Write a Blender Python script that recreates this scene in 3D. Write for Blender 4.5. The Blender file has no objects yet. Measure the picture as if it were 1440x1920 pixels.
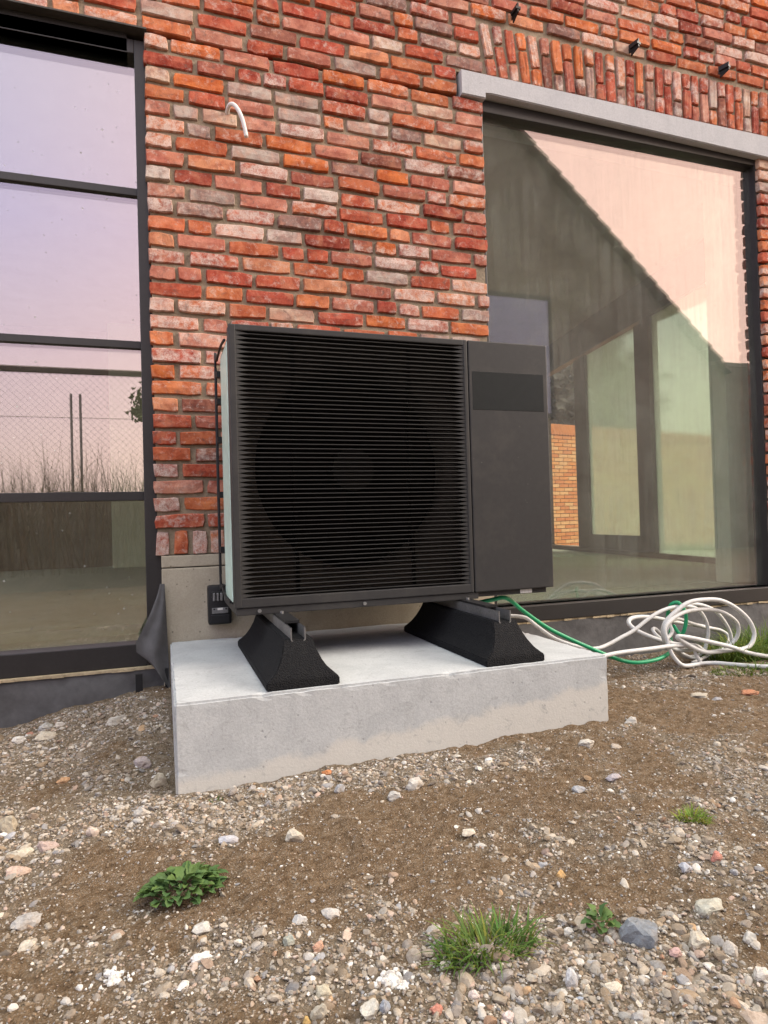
import bpy, bmesh, math, random
import numpy as np
from mathutils import Vector, Matrix
from mathutils import noise as mnoise

R = math.radians
scene = bpy.context.scene
col = scene.collection

# ------------------------------------------------------------------ camera, sky, sun, exposure
CAM = Vector((-0.2046, -2.0419, 0.2580))
YAW, PITCH, ROLL = R(18.90), R(0.819), R(-1.629)
fw = Vector((math.sin(YAW)*math.cos(PITCH), math.cos(YAW)*math.cos(PITCH), math.sin(PITCH)))
rt = Vector((math.cos(YAW), -math.sin(YAW), 0.0))
up = rt.cross(fw)
c_, s_ = math.cos(ROLL), math.sin(ROLL)
rt2, up2 = rt*c_ + up*s_, up*c_ - rt*s_
cam_d = bpy.data.cameras.new('camera')
cam_d.sensor_fit = 'HORIZONTAL'
cam_d.sensor_width = 36.0
cam_d.lens = 36.0*1210.0/1440.0
cam_d.clip_start = 0.02
cam_d.clip_end = 600
cam = bpy.data.objects.new('camera', cam_d)
M3 = Matrix((rt2, up2, -fw)).transposed()
cam.matrix_world = Matrix.Translation(CAM) @ M3.to_4x4()
col.objects.link(cam)
scene.camera = cam

SUN_AZ, SUN_EL = R(66), R(30)      # azimuth measured from -Y (behind the camera) towards +X
world = bpy.data.worlds.new('World')
scene.world = world
world.use_nodes = True
wn, wl = world.node_tree.nodes, world.node_tree.links
wn.clear()
wo = wn.new('ShaderNodeOutputWorld')
bg = wn.new('ShaderNodeBackground'); bg.inputs['Strength'].default_value = 0.1
sky = wn.new('ShaderNodeTexSky'); sky.sky_type = 'NISHITA'; sky.sun_disc = False
sky.sun_elevation = SUN_EL; sky.sun_rotation = math.pi - SUN_AZ
sky.air_density = 1.0; sky.dust_density = 2.5; sky.ozone_density = 1.5
tc = wn.new('ShaderNodeTexCoord')
sep = wn.new('ShaderNodeSeparateXYZ'); wl.new(tc.outputs['Generated'], sep.inputs[0])
ramp = wn.new('ShaderNodeValToRGB')          # evening sky: peach at the horizon, pink, lavender, blue grey overhead
cr = ramp.color_ramp
pts = [(0.0, (.84, .70, .60)), (0.10, (.84, .68, .62)), (0.22, (.80, .67, .72)), (0.40, (.63, .63, .90)), (0.60, (.72, .76, .94)), (1.0, (1.5, 1.62, 1.5))]
cr.elements[0].position, cr.elements[1].position = 0.0, 1.0
for i, (p_, c3) in enumerate(pts):
    e = cr.elements[0] if i == 0 else (cr.elements[-1] if i == len(pts)-1 else cr.elements.new(p_))
    e.color = (*c3, 1)
wl.new(sep.outputs['Z'], ramp.inputs[0])
# warm evening glow on the sun's side of the sky
dot = wn.new('ShaderNodeVectorMath'); dot.operation = 'DOT_PRODUCT'
wl.new(tc.outputs['Generated'], dot.inputs[0])
dot.inputs[1].default_value = (math.sin(SUN_AZ)*math.cos(R(10)), -math.cos(SUN_AZ)*math.cos(R(10)), math.sin(R(10)))
mr = wn.new('ShaderNodeMapRange'); mr.interpolation_type = 'SMOOTHSTEP'
mr.inputs['From Min'].default_value = 0.1; mr.inputs['From Max'].default_value = 1.0
wl.new(dot.outputs['Value'], mr.inputs['Value'])
glow = wn.new('ShaderNodeMix'); glow.data_type = 'RGBA'
wl.new(mr.outputs['Result'], glow.inputs['Factor'])
wl.new(ramp.outputs['Color'], glow.inputs['A'])
glow.inputs['B'].default_value = (1.45, .97, .70, 1)
sc_ = wn.new('ShaderNodeMix'); sc_.data_type = 'RGBA'; sc_.blend_type = 'MULTIPLY'; sc_.inputs['Factor'].default_value = 1
wl.new(glow.outputs['Result'], sc_.inputs['A']); sc_.inputs['B'].default_value = (9.5, 9.5, 9.5, 1)
mixs = wn.new('ShaderNodeMix'); mixs.data_type = 'RGBA'; mixs.inputs['Factor'].default_value = 0.85
wl.new(sky.outputs['Color'], mixs.inputs['A']); wl.new(sc_.outputs['Result'], mixs.inputs['B'])
wl.new(mixs.outputs['Result'], bg.inputs['Color'])
wl.new(bg.outputs[0], wo.inputs['Surface'])

sun_d = bpy.data.lights.new('sun', 'SUN')
sun_d.energy = 1.2; sun_d.angle = R(24); sun_d.color = (1.0, .95, .86)
sun = bpy.data.objects.new('sun', sun_d); col.objects.link(sun)
sd = Vector((math.sin(SUN_AZ)*math.cos(SUN_EL), -math.cos(SUN_AZ)*math.cos(SUN_EL), math.sin(SUN_EL)))
sun.rotation_euler = sd.to_track_quat('Z', 'Y').to_euler()
sun.location = (6, -6, 6)

vs = scene.view_settings
vs.view_transform = 'Standard'; vs.look = 'None'; vs.gamma = 1.0; vs.use_curve_mapping = False
vs.exposure = 1.5
scene.cycles.use_denoising = True
scene.cycles.max_bounces = 10
scene.cycles.transparent_max_bounces = 24
scene.cycles.sample_clamp_indirect = 2.5

# ------------------------------------------------------------------ node helpers
class NT:
    def __init__(s, name):
        s.m = bpy.data.materials.new(name); s.m.use_nodes = True
        s.n, s.l = s.m.node_tree.nodes, s.m.node_tree.links
        s.n.clear()
        s.out = s.n.new('ShaderNodeOutputMaterial')
    def add(s, t, **kw):
        nd = s.n.new(t)
        for k, v in kw.items(): setattr(nd, k, v)
        return nd
    def coord(s, kind='Object', scale=(1, 1, 1), off=None):
        t = s.add('ShaderNodeTexCoord'); mp = s.add('ShaderNodeMapping')
        s.l.new(t.outputs[kind], mp.inputs['Vector']); mp.inputs['Scale'].default_value = scale
        if off is not None: s.l.new(off, mp.inputs['Location'])
        return mp.outputs['Vector']
    def noise(s, vec, scale, detail=4, rough=.55, dist=0):
        nd = s.add('ShaderNodeTexNoise'); s.l.new(vec, nd.inputs['Vector'])
        nd.inputs['Scale'].default_value = scale; nd.inputs['Detail'].default_value = detail
        nd.inputs['Roughness'].default_value = rough; nd.inputs['Distortion'].default_value = dist
        return nd.outputs['Fac']
    def ramp(s, fac, stops, interp='LINEAR'):
        nd = s.add('ShaderNodeValToRGB'); r = nd.color_ramp; r.interpolation = interp
        for i, (p, c) in enumerate(stops):
            if i == 0: e = r.elements[0]; e.position = p
            elif i == len(stops)-1: e = r.elements[-1]; e.position = p
            else: e = r.elements.new(p)
            c = (c, c, c) if isinstance(c, (int, float)) else c
            e.color = (*c[:3], 1)
        s.l.new(fac, nd.inputs[0]); return nd.outputs['Color']
    def mix(s, fac, a, b, mode='MIX'):
        nd = s.add('ShaderNodeMix', data_type='RGBA', blend_type=mode)
        for sock, v in (('Factor', fac), ('A', a), ('B', b)):
            if isinstance(v, bpy.types.NodeSocket): s.l.new(v, nd.inputs[sock])
            elif sock == 'Factor': nd.inputs[sock].default_value = v
            else: nd.inputs[sock].default_value = (*v[:3], 1)
        return nd.outputs['Result']
    def math(s, op, a, b=0.0):
        nd = s.add('ShaderNodeMath', operation=op)
        for i, v in enumerate((a, b)):
            if isinstance(v, bpy.types.NodeSocket): s.l.new(v, nd.inputs[i])
            else: nd.inputs[i].default_value = v
        return nd.outputs[0]
    def bump(s, h, strength=.3, dist=.01, nrm=None):
        nd = s.add('ShaderNodeBump'); s.l.new(h, nd.inputs['Height'])
        nd.inputs['Strength'].default_value = strength; nd.inputs['Distance'].default_value = dist
        if nrm is not None: s.l.new(nrm, nd.inputs['Normal'])
        return nd.outputs['Normal']
    def bsdf(s, colr, rough=.8, nrm=None, metal=0.0, spec=.3, link=True):
        b = s.add('ShaderNodeBsdfPrincipled')
        for sock, v in (('Base Color', colr), ('Roughness', rough), ('Metallic', metal)):
            if isinstance(v, bpy.types.NodeSocket): s.l.new(v, b.inputs[sock])
            elif sock == 'Base Color': b.inputs[sock].default_value = (*v[:3], 1)
            else: b.inputs[sock].default_value = v
        b.inputs['Specular IOR Level'].default_value = spec
        if nrm is not None: s.l.new(nrm, b.inputs['Normal'])
        if link: s.l.new(b.outputs[0], s.out.inputs[0])
        return b

def simple(name, colr, rough=.7, metal=0, spec=.3, nscale=60, var=.25, bump=.0, bdist=.002, specks=0):
    t = NT(name); v = t.coord('Object')
    n1 = t.noise(v, nscale, 5); n2 = t.noise(v, nscale/9, 3)
    f = t.math('MULTIPLY', t.math('ADD', n1, n2), .5)
    lo = [c*(1-var) for c in colr]; hi = [min(1, c*(1+var)) for c in colr]
    cc = t.ramp(f, [(.3, lo), (.7, hi)])
    if specks:
        vo = t.add('ShaderNodeTexVoronoi'); t.l.new(v, vo.inputs['Vector']); vo.inputs['Scale'].default_value = 38
        sf = t.math('MULTIPLY', t.ramp(vo.outputs['Distance'], [(.03, specks), (.07, 0)]), t.ramp(t.noise(v, 11, 3), [(.5, 0), (.62, 1)]))
        cc = t.mix(sf, cc, (.32, .29, .25))
        cc = t.mix(t.ramp(t.noise(v, 5, 5, .7), [(.5, 0), (.8, .22)]), cc, (.13, .115, .095))
    t.bsdf(cc, rough, t.bump(n1, bump, bdist) if bump else None, metal, spec)
    return t.m

MAT = {}
def brick_mat(name, attr):
    t = NT(name)
    if attr:
        a = t.add('ShaderNodeVertexColor', layer_name='Col'); base = a.outputs['Color']
        v = t.coord('Object')
    else:
        oi = t.add('ShaderNodeObjectInfo'); base = oi.outputs['Color']
        rr = t.math('MULTIPLY', oi.outputs['Random'], 37.0)
        v = t.coord('Object', off=rr)
    big = t.noise(v, 14, 4, .6, .6)
    mid = t.noise(v, 55, 5, .65)
    fine = t.noise(v, 260, 3, .6)
    # darker burnt patches / light patches
    c = t.mix(t.ramp(big, [(.40, 0), (.58, .9)]), base, t.mix(1, base, (.66, .50, .50), 'MULTIPLY'))
    c = t.mix(t.ramp(t.noise(v, 11, 3, .6, 1.0), [(.50, 0), (.64, .38)]), c, (.52, .24, .14))
    c = t.mix(t.ramp(mid, [(.45, 0), (.72, .5)]), c, t.mix(.5, base, (.62, .26, .17)))
    # lime smear left on reclaimed bricks
    lime = t.noise(v, 31, 6, .75, .35)
    if attr: rb = t.noise(t.coord('Object', (5, 5, 15)), 1.0, 0)
    else: rb = oi.outputs['Random']
    amt = t.ramp(rb, [(.0, -0.0), (.55, .01), (.72, .08), (.86, .19), (1, .27)]) if not attr else t.ramp(rb, [(.40, .0), (.70, .25)])
    lime2 = t.math('ADD', lime, t.math('MULTIPLY', amt, .75))
    lf = t.math('MULTIPLY', t.ramp(lime2, [(.54, 0), (.74, 1)]), t.ramp(fine, [(.3, .35), (.55, 1)]))
    c = t.mix(t.math('MULTIPLY', lf, .78), c, (.58, .50, .44))
    soot = t.noise(v, 17, 5, .7, 1.5)
    c = t.mix(t.ramp(soot, [(.57, 0), (.72, .7)]), c, (.11, .08, .07))
    c = t.mix(t.ramp(fine, [(.28, .45), (.42, 0)]), c, (.10, .055, .04))
    h = t.math('ADD', t.math('MULTIPLY', mid, .7), t.math('MULTIPLY', fine, .5))
    t.bsdf(c, .92, t.bump(h, .55, .004), 0, .15)
    return t.m
MAT['brick'] = brick_mat('brick_clay', False)
MAT['brick_attr'] = brick_mat('brick_clay_mass', True)
MAT['mortar'] = simple('mortar', (.25, .20, .14), .95, nscale=120, var=.35, bump=.6, bdist=.004)
def concrete(name, colr, stain=(.33, .31, .28), pit=.5, bands=False):
    t = NT(name); v = t.coord('Object')
    n1 = t.noise(v, 9, 6, .65, .4); n2 = t.noise(v, 160, 3, .7); n3 = t.noise(v, 38, 5, .7)
    c = t.mix(t.ramp(n1, [(.42, 0), (.66, .5)]), colr, stain)
    c = t.mix(t.ramp(n2, [(.35, .35), (.6, 0)]), c, [x*.62 for x in colr])
    vv = t.coord('Object', (30, 30, 3.0)); st = t.noise(vv, 1.0, 5, .7)
    c = t.mix(t.ramp(st, [(.55, 0), (.75, .28)]), c, [x*.6 for x in colr])
    if bands:   # cleaner pale casting line in the lower half
        s2 = t.add('ShaderNodeSeparateXYZ'); t.l.new(t.coord('Object'), s2.inputs[0])
        zz = t.math('ADD', t.math('ADD', s2.outputs['Z'], t.math('MULTIPLY', s2.outputs['X'], -.088)), t.math('MULTIPLY', t.math('SUBTRACT', n1, .5), .10))
        zz = t.math('ADD', zz, .5)
        c = t.mix(t.ramp(zz, [(.130, .75), (.150, 0)]), c, (.53, .505, .455))
        blot = t.noise(v, 20, 5, .75, 1.2)
        c = t.mix(t.ramp(blot, [(.56, 0), (.70, .5)]), c, (.25, .255, .25))
    vo = t.add('ShaderNodeTexVoronoi'); t.l.new(v, vo.inputs['Vector']); vo.inputs['Scale'].default_value = 45
    pf = t.ramp(vo.outputs['Distance'], [(.09, pit), (.19, 0)])
    pm = t.math('MULTIPLY', pf, t.ramp(n3, [(.50, 0), (.57, 1)]))
    c = t.mix(pm, c, [x*.35 for x in colr])
    h = t.math('SUBTRACT', t.math('ADD', n2, t.math('MULTIPLY', n3, .6)), t.math('MULTIPLY', pm, 2))
    t.bsdf(c, .88, t.bump(h, .35, .0025), 0, .2)
    return t.m
MAT['plinth'] = concrete('plinth_concrete', (.43, .38, .295), (.31, .265, .195), .9)
MAT['slab'] = concrete('slab_concrete', (.45, .46, .46), (.33, .34, .345), .4, bands=True)
MAT['lintel'] = concrete('lintel_concrete', (.45, .45, .46), (.36, .365, .38), .2)
MAT['frame'] = simple('window_frame_paint', (.024, .022, .022), .45, 0, .4, 90, .2)
MAT['steel'] = simple('lintel_steel', (.05, .045, .04), .6, 0, .3, 60, .3)
MAT['foam'] = simple('sealing_foam', (.42, .34, .22), .9, 0, .2, 80, .4, .6, .004)
MAT['casing'] = simple('casing_paint', (.031, .030, .030), .5, 0, .3, 400, .14, .15, .0006, specks=.7)
MAT['slat'] = simple('slat_paint', (.037, .036, .035), .45, 0, .35, 200, .12)
MAT['black'] = simple('black_plastic', (.012, .012, .013), .5, 0, .35, 120, .2)
MAT['gloss'] = simple('badge_plate', (.019, .021, .021), .3, 0, .4, 300, .2)
MAT['shroud'] = simple('shroud_plastic', (.105, .097, .092), .7, 0, .2, 60, .2)
MAT['cavity'] = simple('cavity_black', (.013, .011, .011), .75, 0, .15, 60, .3)
MAT['mint'] = simple('protective_film', (.50, .66, .58), .35, 0, .45, 40, .22)
MAT['alu'] = simple('galvanised_rail', (.24, .24, .24), .5, .75, .5, 150, .35, .3, .001)
MAT['white'] = simple('white_print', (.72, .70, .66), .6, 0, .3, 300, .1)
MAT['plaster'] = simple('plaster', (.62, .66, .56), .9, 0, .1, 8, .10)
MAT['block'] = simple('bare_blockwork', (.24, .215, .175), .95, 0, .1, 6, .3)
MAT['screed'] = concrete('floor_screed', (.46, .49, .40), (.36, .38, .31), .3)
MAT['ceil'] = simple('ceiling_board', (.30, .275, .24), .95, 0, .1, 5, .2)
MAT['dpm'] = simple('membrane', (.085, .083, .084), .62, 0, .3, 30, .35, .35, .006)
MAT['conduit'] = simple('conduit_plastic', (.66, .64, .62), .5, 0, .35, 60, .08)
MAT['green'] = simple('green_hose_rubber', (.010, .27, .115), .42, 0, .4, 90, .15)
MAT['wire'] = simple('fence_wire', (.05, .05, .05), .6, .3, .3, 50, .2)
MAT['polegrey'] = simple('weathered_pole', (.26, .24, .22), .8, 0, .2, 12, .3)
MAT['post'] = simple('fence_post_paint', (.075, .06, .055), .7, 0, .3, 30, .3)
MAT['roof'] = simple('roof_tiles', (.12, .075, .06), .9, 0, .2, 12, .4)
MAT['darkbrick'] = simple('neighbour_brick', (.19, .165, .125), .95, 0, .1, 9, .35)
MAT['bark'] = simple('bark', (.07, .05, .035), .95, 0, .1, 30, .4)
def fol(name, a, b, rough=.65):
    t = NT(name); v = t.coord('Object')
    n = t.noise(v, 18, 3)
    at = t.add('ShaderNodeVertexColor', layer_name='Col')
    c = t.mix(t.ramp(n, [(.3, 0), (.7, 1)]), a, b)
    c = t.mix(1.0, c, at.outputs['Color'], 'MULTIPLY')
    oi = t.add('ShaderNodeObjectInfo'); c = t.mix(oi.outputs['Random'], t.mix(1.0, c, (.72, .78, .8), 'MULTIPLY'), t.mix(1.0, c, (1.3, 1.15, .9), 'MULTIPLY'))
    bs = t.bsdf(c, rough, None, 0, .3, link=False)
    tr = t.add('ShaderNodeBsdfTranslucent'); t.l.new(c, tr.inputs['Color'])
    mx = t.add('ShaderNodeMixShader'); mx.inputs[0].default_value = .25
    t.l.new(bs.outputs[0], mx.inputs[1]); t.l.new(tr.outputs[0], mx.inputs[2]); t.l.new(mx.outputs[0], t.out.inputs[0])
    return t.m
MAT['grass'] = fol('grass_blades', (.085, .185, .034), (.17, .25, .055))
MAT['weedleaf'] = fol('weed_leaf', (.075, .150, .045), (.125, .20, .075), .6)
MAT['bush'] = fol('bush_leaf', (.030, .036, .018), (.055, .055, .028))
MAT['dry'] = fol('dry_weed', (.12, .10, .085), (.19, .165, .135))
def stone_mat(name):
    t = NT(name)
    a = t.add('ShaderNodeVertexColor', layer_name='Col'); v = t.coord('Object')
    n1 = t.noise(v, 120, 5, .7); n2 = t.noise(v, 420, 3, .7); n3 = t.noise(v, 35, 4, .6)
    c = t.mix(t.ramp(n1, [(.35, .5), (.55, 0)]), a.outputs['Color'], t.mix(1, a.outputs['Color'], (.55, .49, .42), 'MULTIPLY'))
    c = t.mix(t.ramp(n3, [(.48, 0), (.68, .5)]), c, (.24, .175, .115))
    c = t.mix(t.ramp(n2, [(.62, 0), (.75, .5)]), c, (.62, .60, .56))
    t.bsdf(c, .93, t.bump(t.math('ADD', n1, n2), .5, .0015), 0, .12)
    return t.m
MAT['stone'] = stone_mat('stone')
def hose_mat(name, colr):
    t = NT(name); v = t.coord('Object')
    n = t.noise(v, 30, 4, .6); n2 = t.noise(v, 300, 2, .5)
    c = t.mix(t.ramp(n, [(.5, 0), (.75, .35)]), colr, (.42, .37, .31))
    c = t.mix(t.ramp(n2, [(.4, .22), (.6, 0)]), c, (.30, .28, .27))
    t.bsdf(c, .55, t.bump(n2, .25, .001), 0, .3)
    return t.m
MAT['hose'] = hose_mat('white_hose', (.60, .60, .585))
def rubber():
    t = NT('granulated_rubber'); v = t.coord('Object')
    vo = t.add('ShaderNodeTexVoronoi'); t.l.new(v, vo.inputs['Vector']); vo.inputs['Scale'].default_value = 240
    n = t.noise(v, 40, 4)
    c = t.ramp(vo.outputs['Distance'], [(.0, (.012, .012, .013)), (.6, (.005, .005, .006))])
    c = t.mix(t.ramp(n, [(.55, 0), (.8, .5)]), c, (.018, .018, .017))
    t.bsdf(c, .9, t.bump(vo.outputs['Distance'], .9, .003), 0, .25)
    return t.m
MAT['rubber'] = rubber()

def glass_mat(name, refl, tint, dirt=0.0, fog=0.0, film=0.0):
    t = NT(name)
    tr = t.add('ShaderNodeBsdfTransparent'); tr.inputs['Color'].default_value = (*tint, 1)
    gl = t.add('ShaderNodeBsdfGlossy'); gl.inputs['Roughness'].default_value = 0.0
    gl.inputs['Color'].default_value = (1.0, .885, .94, 1)      # coating tints the reflection rosy
    geo = t.add('ShaderNodeNewGeometry')
    fr = t.add('ShaderNodeFresnel'); t.l.new(t.math('SUBTRACT', 1.5, t.math('MULTIPLY', geo.outputs['Backfacing'], 1.5-1/1.5)), fr.inputs['IOR'])
    fac = t.math('ADD', t.math('MULTIPLY', fr.outputs[0], .9), refl)
    mx = t.add('ShaderNodeMixShader'); t.l.new(fac, mx.inputs[0])
    t.l.new(tr.outputs[0], mx.inputs[1]); t.l.new(gl.outputs[0], mx.inputs[2])
    last = mx.outputs[0]
    if dirt or fog:
        di = t.add('ShaderNodeBsdfDiffuse'); di.inputs['Color'].default_value = (.56, .59, .53, 1)
        tl = t.add('ShaderNodeBsdfTranslucent'); tl.inputs['Color'].default_value = (.66, .64, .58, 1)
        dm = t.add('ShaderNodeMixShader'); dm.inputs[0].default_value = .5
        t.l.new(di.outputs[0], dm.inputs[1]); t.l.new(tl.outputs[0], dm.inputs[2])
        v = t.coord('Object')
        sp = t.add('ShaderNodeTexVoronoi'); t.l.new(v, sp.inputs['Vector']); sp.inputs['Scale'].default_value = 22
        sn = t.noise(v, 5, 3)
        spots = t.math('MULTIPLY', t.ramp(sp.outputs['Distance'], [(.06, .85), (.11, 0)]), t.ramp(sn, [(.46, 0), (.56, 1)]))
        vs_ = t.coord('Object', (30, 30, 1.5)); strk = t.noise(vs_, 1.0, 5, .7, .3)
        cl = t.noise(v, 3.2, 5, .65, .8)
        fogm = t.math('MULTIPLY', t.ramp(cl, [(.40, .15), (.62, 1)]), t.ramp(strk, [(.36, .08), (.60, 1)]))
        fg = t.noise(t.coord('Object'), 210, 2, .5)
        fogm = t.math('MULTIPLY', fogm, t.ramp(fg, [(.3, .6), (.7, 1)]))
        f2 = t.math('ADD', t.math('ADD', t.math('MULTIPLY', fogm, fog), film), t.math('MULTIPLY', spots, dirt))
        m2 = t.add('ShaderNodeMixShader'); t.l.new(f2, m2.inputs[0])
        t.l.new(last, m2.inputs[1]); t.l.new(dm.outputs[0], m2.inputs[2]); last = m2.outputs[0]
    t.l.new(last, t.out.inputs[0])
    return t.m
MAT['glass_l'] = glass_mat('coated_glass', .19, (.88, .91, .83), dirt=.8, film=.018)
MAT['glass_r'] = glass_mat('fogged_coated_glass', .145, (.88, .94, .89), dirt=.2, fog=.16, film=.04)
def frost():
    t = NT('condensation_glass')
    tr = t.add('ShaderNodeBsdfRefraction'); tr.inputs['Roughness'].default_value = .34; tr.inputs['IOR'].default_value = 1.02
    tr.inputs['Color'].default_value = (.66, .73, .65, 1)
    tl = t.add('ShaderNodeBsdfTranslucent'); tl.inputs['Color'].default_value = (.50, .56, .50, 1)
    mx = t.add('ShaderNodeMixShader'); mx.inputs[0].default_value = .30
    t.l.new(tr.outputs[0], mx.inputs[1]); t.l.new(tl.outputs[0], mx.inputs[2]); t.l.new(mx.outputs[0], t.out.inputs[0])
    return t.m
MAT['frost'] = frost()

# ------------------------------------------------------------------ mesh helpers
class MB:
    def __init__(s): s.v, s.f, s.c = [], [], []
    def add(s, vs, fs, colr=None):
        o = len(s.v); s.v += [tuple(v) for v in vs]; s.f += [tuple(i+o for i in f) for f in fs]
        if colr is not None: s.c += [colr]*len(fs)
    def box(s, a, b, colr=None):
        x0, y0, z0 = a; x1, y1, z1 = b
        s.add([(x0,y0,z0),(x1,y0,z0),(x1,y1,z0),(x0,y1,z0),(x0,y0,z1),(x1,y0,z1),(x1,y1,z1),(x0,y1,z1)],
              [(0,3,2,1),(4,5,6,7),(0,1,5,4),(1,2,6,5),(2,3,7,6),(3,0,4,7)], colr)
    def bbox(s, a, b, r=.004):           # box with chamfered edges
        bm = bmesh.new(); bmesh.ops.create_cube(bm, size=1)
        for v in bm.verts: v.co = Vector([(a[i]+b[i])/2 + v.co[i]*(b[i]-a[i]) for i in range(3)])
        bmesh.ops.bevel(bm, geom=list(bm.edges), offset=r, segments=2, affect='EDGES', profile=.6)
        bm.verts.index_update()
        s.add([v.co.copy() for v in bm.verts], [[v.index for v in f.verts] for f in bm.faces]); bm.free()
    def obox(s, c, ax, ay, az, h, colr=None):
        c, ax, ay, az = Vector(c), Vector(ax), Vector(ay), Vector(az)
        vs = [c+ax*(sx*h[0])+ay*(sy*h[1])+az*(sz*h[2]) for sz in (-1,1) for sx, sy in ((-1,-1),(1,-1),(1,1),(-1,1))]
        s.add(vs, [(0,3,2,1),(4,5,6,7),(0,1,5,4),(1,2,6,5),(2,3,7,6),(3,0,4,7)], colr)
    def bar(s, p, q, r, n=6):
        p, q = Vector(p), Vector(q); d = (q-p).normalized()
        a = d.orthogonal().normalized(); b = d.cross(a)
        vs = [pt + (a*math.cos(2*math.pi*k/n)+b*math.sin(2*math.pi*k/n))*r for pt in (p, q) for k in range(n)]
        s.add(vs, [(k, (k+1) % n, n+(k+1) % n, n+k) for k in range(n)] + [tuple(range(n))[::-1], tuple(range(n, 2*n))])
    def tube(s, pts, r, n=10, sub=6):
        P = [Vector(p) for p in pts]; Q = []
        for i in range(len(P)-1):
            p0 = P[max(i-1, 0)]; p1 = P[i]; p2 = P[i+1]; p3 = P[min(i+2, len(P)-1)]
            for k in range(sub):
                t = k/sub
                Q.append(.5*((2*p1)+(p2-p0)*t+(2*p0-5*p1+4*p2-p3)*t*t+(3*p1-p0-3*p2+p3)*t**3))
        Q.append(P[-1])
        nrm = None; rings = []
        for i, q in enumerate(Q):
            d = (Q[min(i+1, len(Q)-1)]-Q[max(i-1, 0)]).normalized()
            if nrm is None: nrm = d.orthogonal().normalized()
            nrm = (nrm - d*nrm.dot(d)).normalized(); bn = d.cross(nrm)
            rings.append([q+(nrm*math.cos(2*math.pi*k/n)+bn*math.sin(2*math.pi*k/n))*r for k in range(n)])
        vs = [v for rg in rings for v in rg]; fs = []
        for i in range(len(rings)-1):
            for k in range(n):
                fs.append((i*n+k, i*n+(k+1) % n, (i+1)*n+(k+1) % n, (i+1)*n+k))
        fs += [tuple(range(n))[::-1], tuple(range((len(rings)-1)*n, len(rings)*n))]
        s.add(vs, fs)
    def mesh(s, name, mat, smooth=False):
        me = bpy.data.meshes.new(name); me.from_pydata(s.v, [], s.f); me.update()
        if s.c:
            ca = me.color_attributes.new('Col', 'FLOAT_COLOR', 'CORNER')
            arr = np.concatenate([np.tile(np.array([*c[:3], 1.0], np.float32), (len(f), 1)) for c, f in zip(s.c, s.f)])
            ca.data.foreach_set('color', arr.ravel())
        if mat: me.materials.append(mat)
        if smooth: me.polygons.foreach_set('use_smooth', [True]*len(me.polygons))
        return me
    def build(s, name, mat, parent=None, smooth=False, loc=None):
        o = bpy.data.objects.new(name, s.mesh(name, mat, smooth)); col.objects.link(o)
        if parent is not None: o.parent = parent
        if loc is not None: o.location = loc
        return o
def tag(o, label=None, cat=None, group=None, kind=None):
    for k, v in (('label', label), ('category', cat), ('group', group), ('kind', kind)):
        if v: o[k] = v
    return o
def empty(name, label, cat, group=None):
    o = bpy.data.objects.new(name, None); o.empty_display_size = .1; col.objects.link(o)
    return tag(o, label, cat, group)
def box(name, a, b, mat, parent=None, r=0):
    m = MB(); (m.bbox(a, b, r) if r else m.box(a, b)); return m.build(name, mat, parent)
def shade_auto(o, ang=40):
    me = o.data
    me.polygons.foreach_set('use_smooth', [True]*len(me.polygons))
    bm = bmesh.new(); bm.from_mesh(me)
    for e in bm.edges:
        if len(e.link_faces) == 2 and e.calc_face_angle(0) > R(ang): e.smooth = False
    bm.to_mesh(me); bm.free()

# vectorised value noise for the ground
def vnoise(x, y, seed=0):
    xi, yi = np.floor(x).astype(np.int64), np.floor(y).astype(np.int64); fx, fy = x-xi, y-yi
    def h(a, b):
        n = (a*374761393 + b*668265263 + seed*1442695041) & 0xffffffff
        n = ((n ^ (n >> 13))*1274126177) & 0xffffffff
        return ((n ^ (n >> 16)) & 0xffff)/65535.0
    u, w = fx*fx*(3-2*fx), fy*fy*(3-2*fy)
    return (h(xi, yi)*(1-u)+h(xi+1, yi)*u)*(1-w)+(h(xi, yi+1)*(1-u)+h(xi+1, yi+1)*u)*w - .5
CTRL = np.array([(-.76,.56,-.444),(-.45,.56,-.375),(-.25,.56,-.335),(-.24,.2,-.36),(-.6,.1,-.42),(-.19,-.35,-.403),(.42,-.35,-.392),(1.1,-.35,-.373),(1.15,.3,-.40),(1.8,.55,-.43),(2.9,.55,-.43),(2.0,-.3,-.385),
 (-1.2,-.2,-.43),(-.6,-.9,-.415),(.2,-1.0,-.40),(1.0,-1.0,-.39),(2.4,-1,-.385),(-2.5,.5,-.46),(-2,-1.5,-.44),(0,-2,-.41),(3,-2,-.41),(4,0,-.43)])
def g0(x, y):
    x = np.asarray(x, float); y = np.asarray(y, float)
    d2 = (x[..., None]-CTRL[:, 0])**2+(y[..., None]-CTRL[:, 1])**2+.02
    w = d2**-1.6; far = 9.0**-1.6
    return ((w*CTRL[:, 2]).sum(-1)+far*-.44)/(w.sum(-1)+far)
def gz(x, y):
    x = np.asarray(x, float); y = np.asarray(y, float)
    return (g0(x, y) + .016*vnoise(x*4, y*4, 1) + .010*vnoise(x*11, y*11, 2) + .007*vnoise(x*31, y*31, 3)
            + .0085*vnoise(x*55, y*55, 4) + .0036*vnoise(x*150, y*150, 5))

rng = random.Random(7)
nrng = np.random.default_rng(11)

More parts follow.
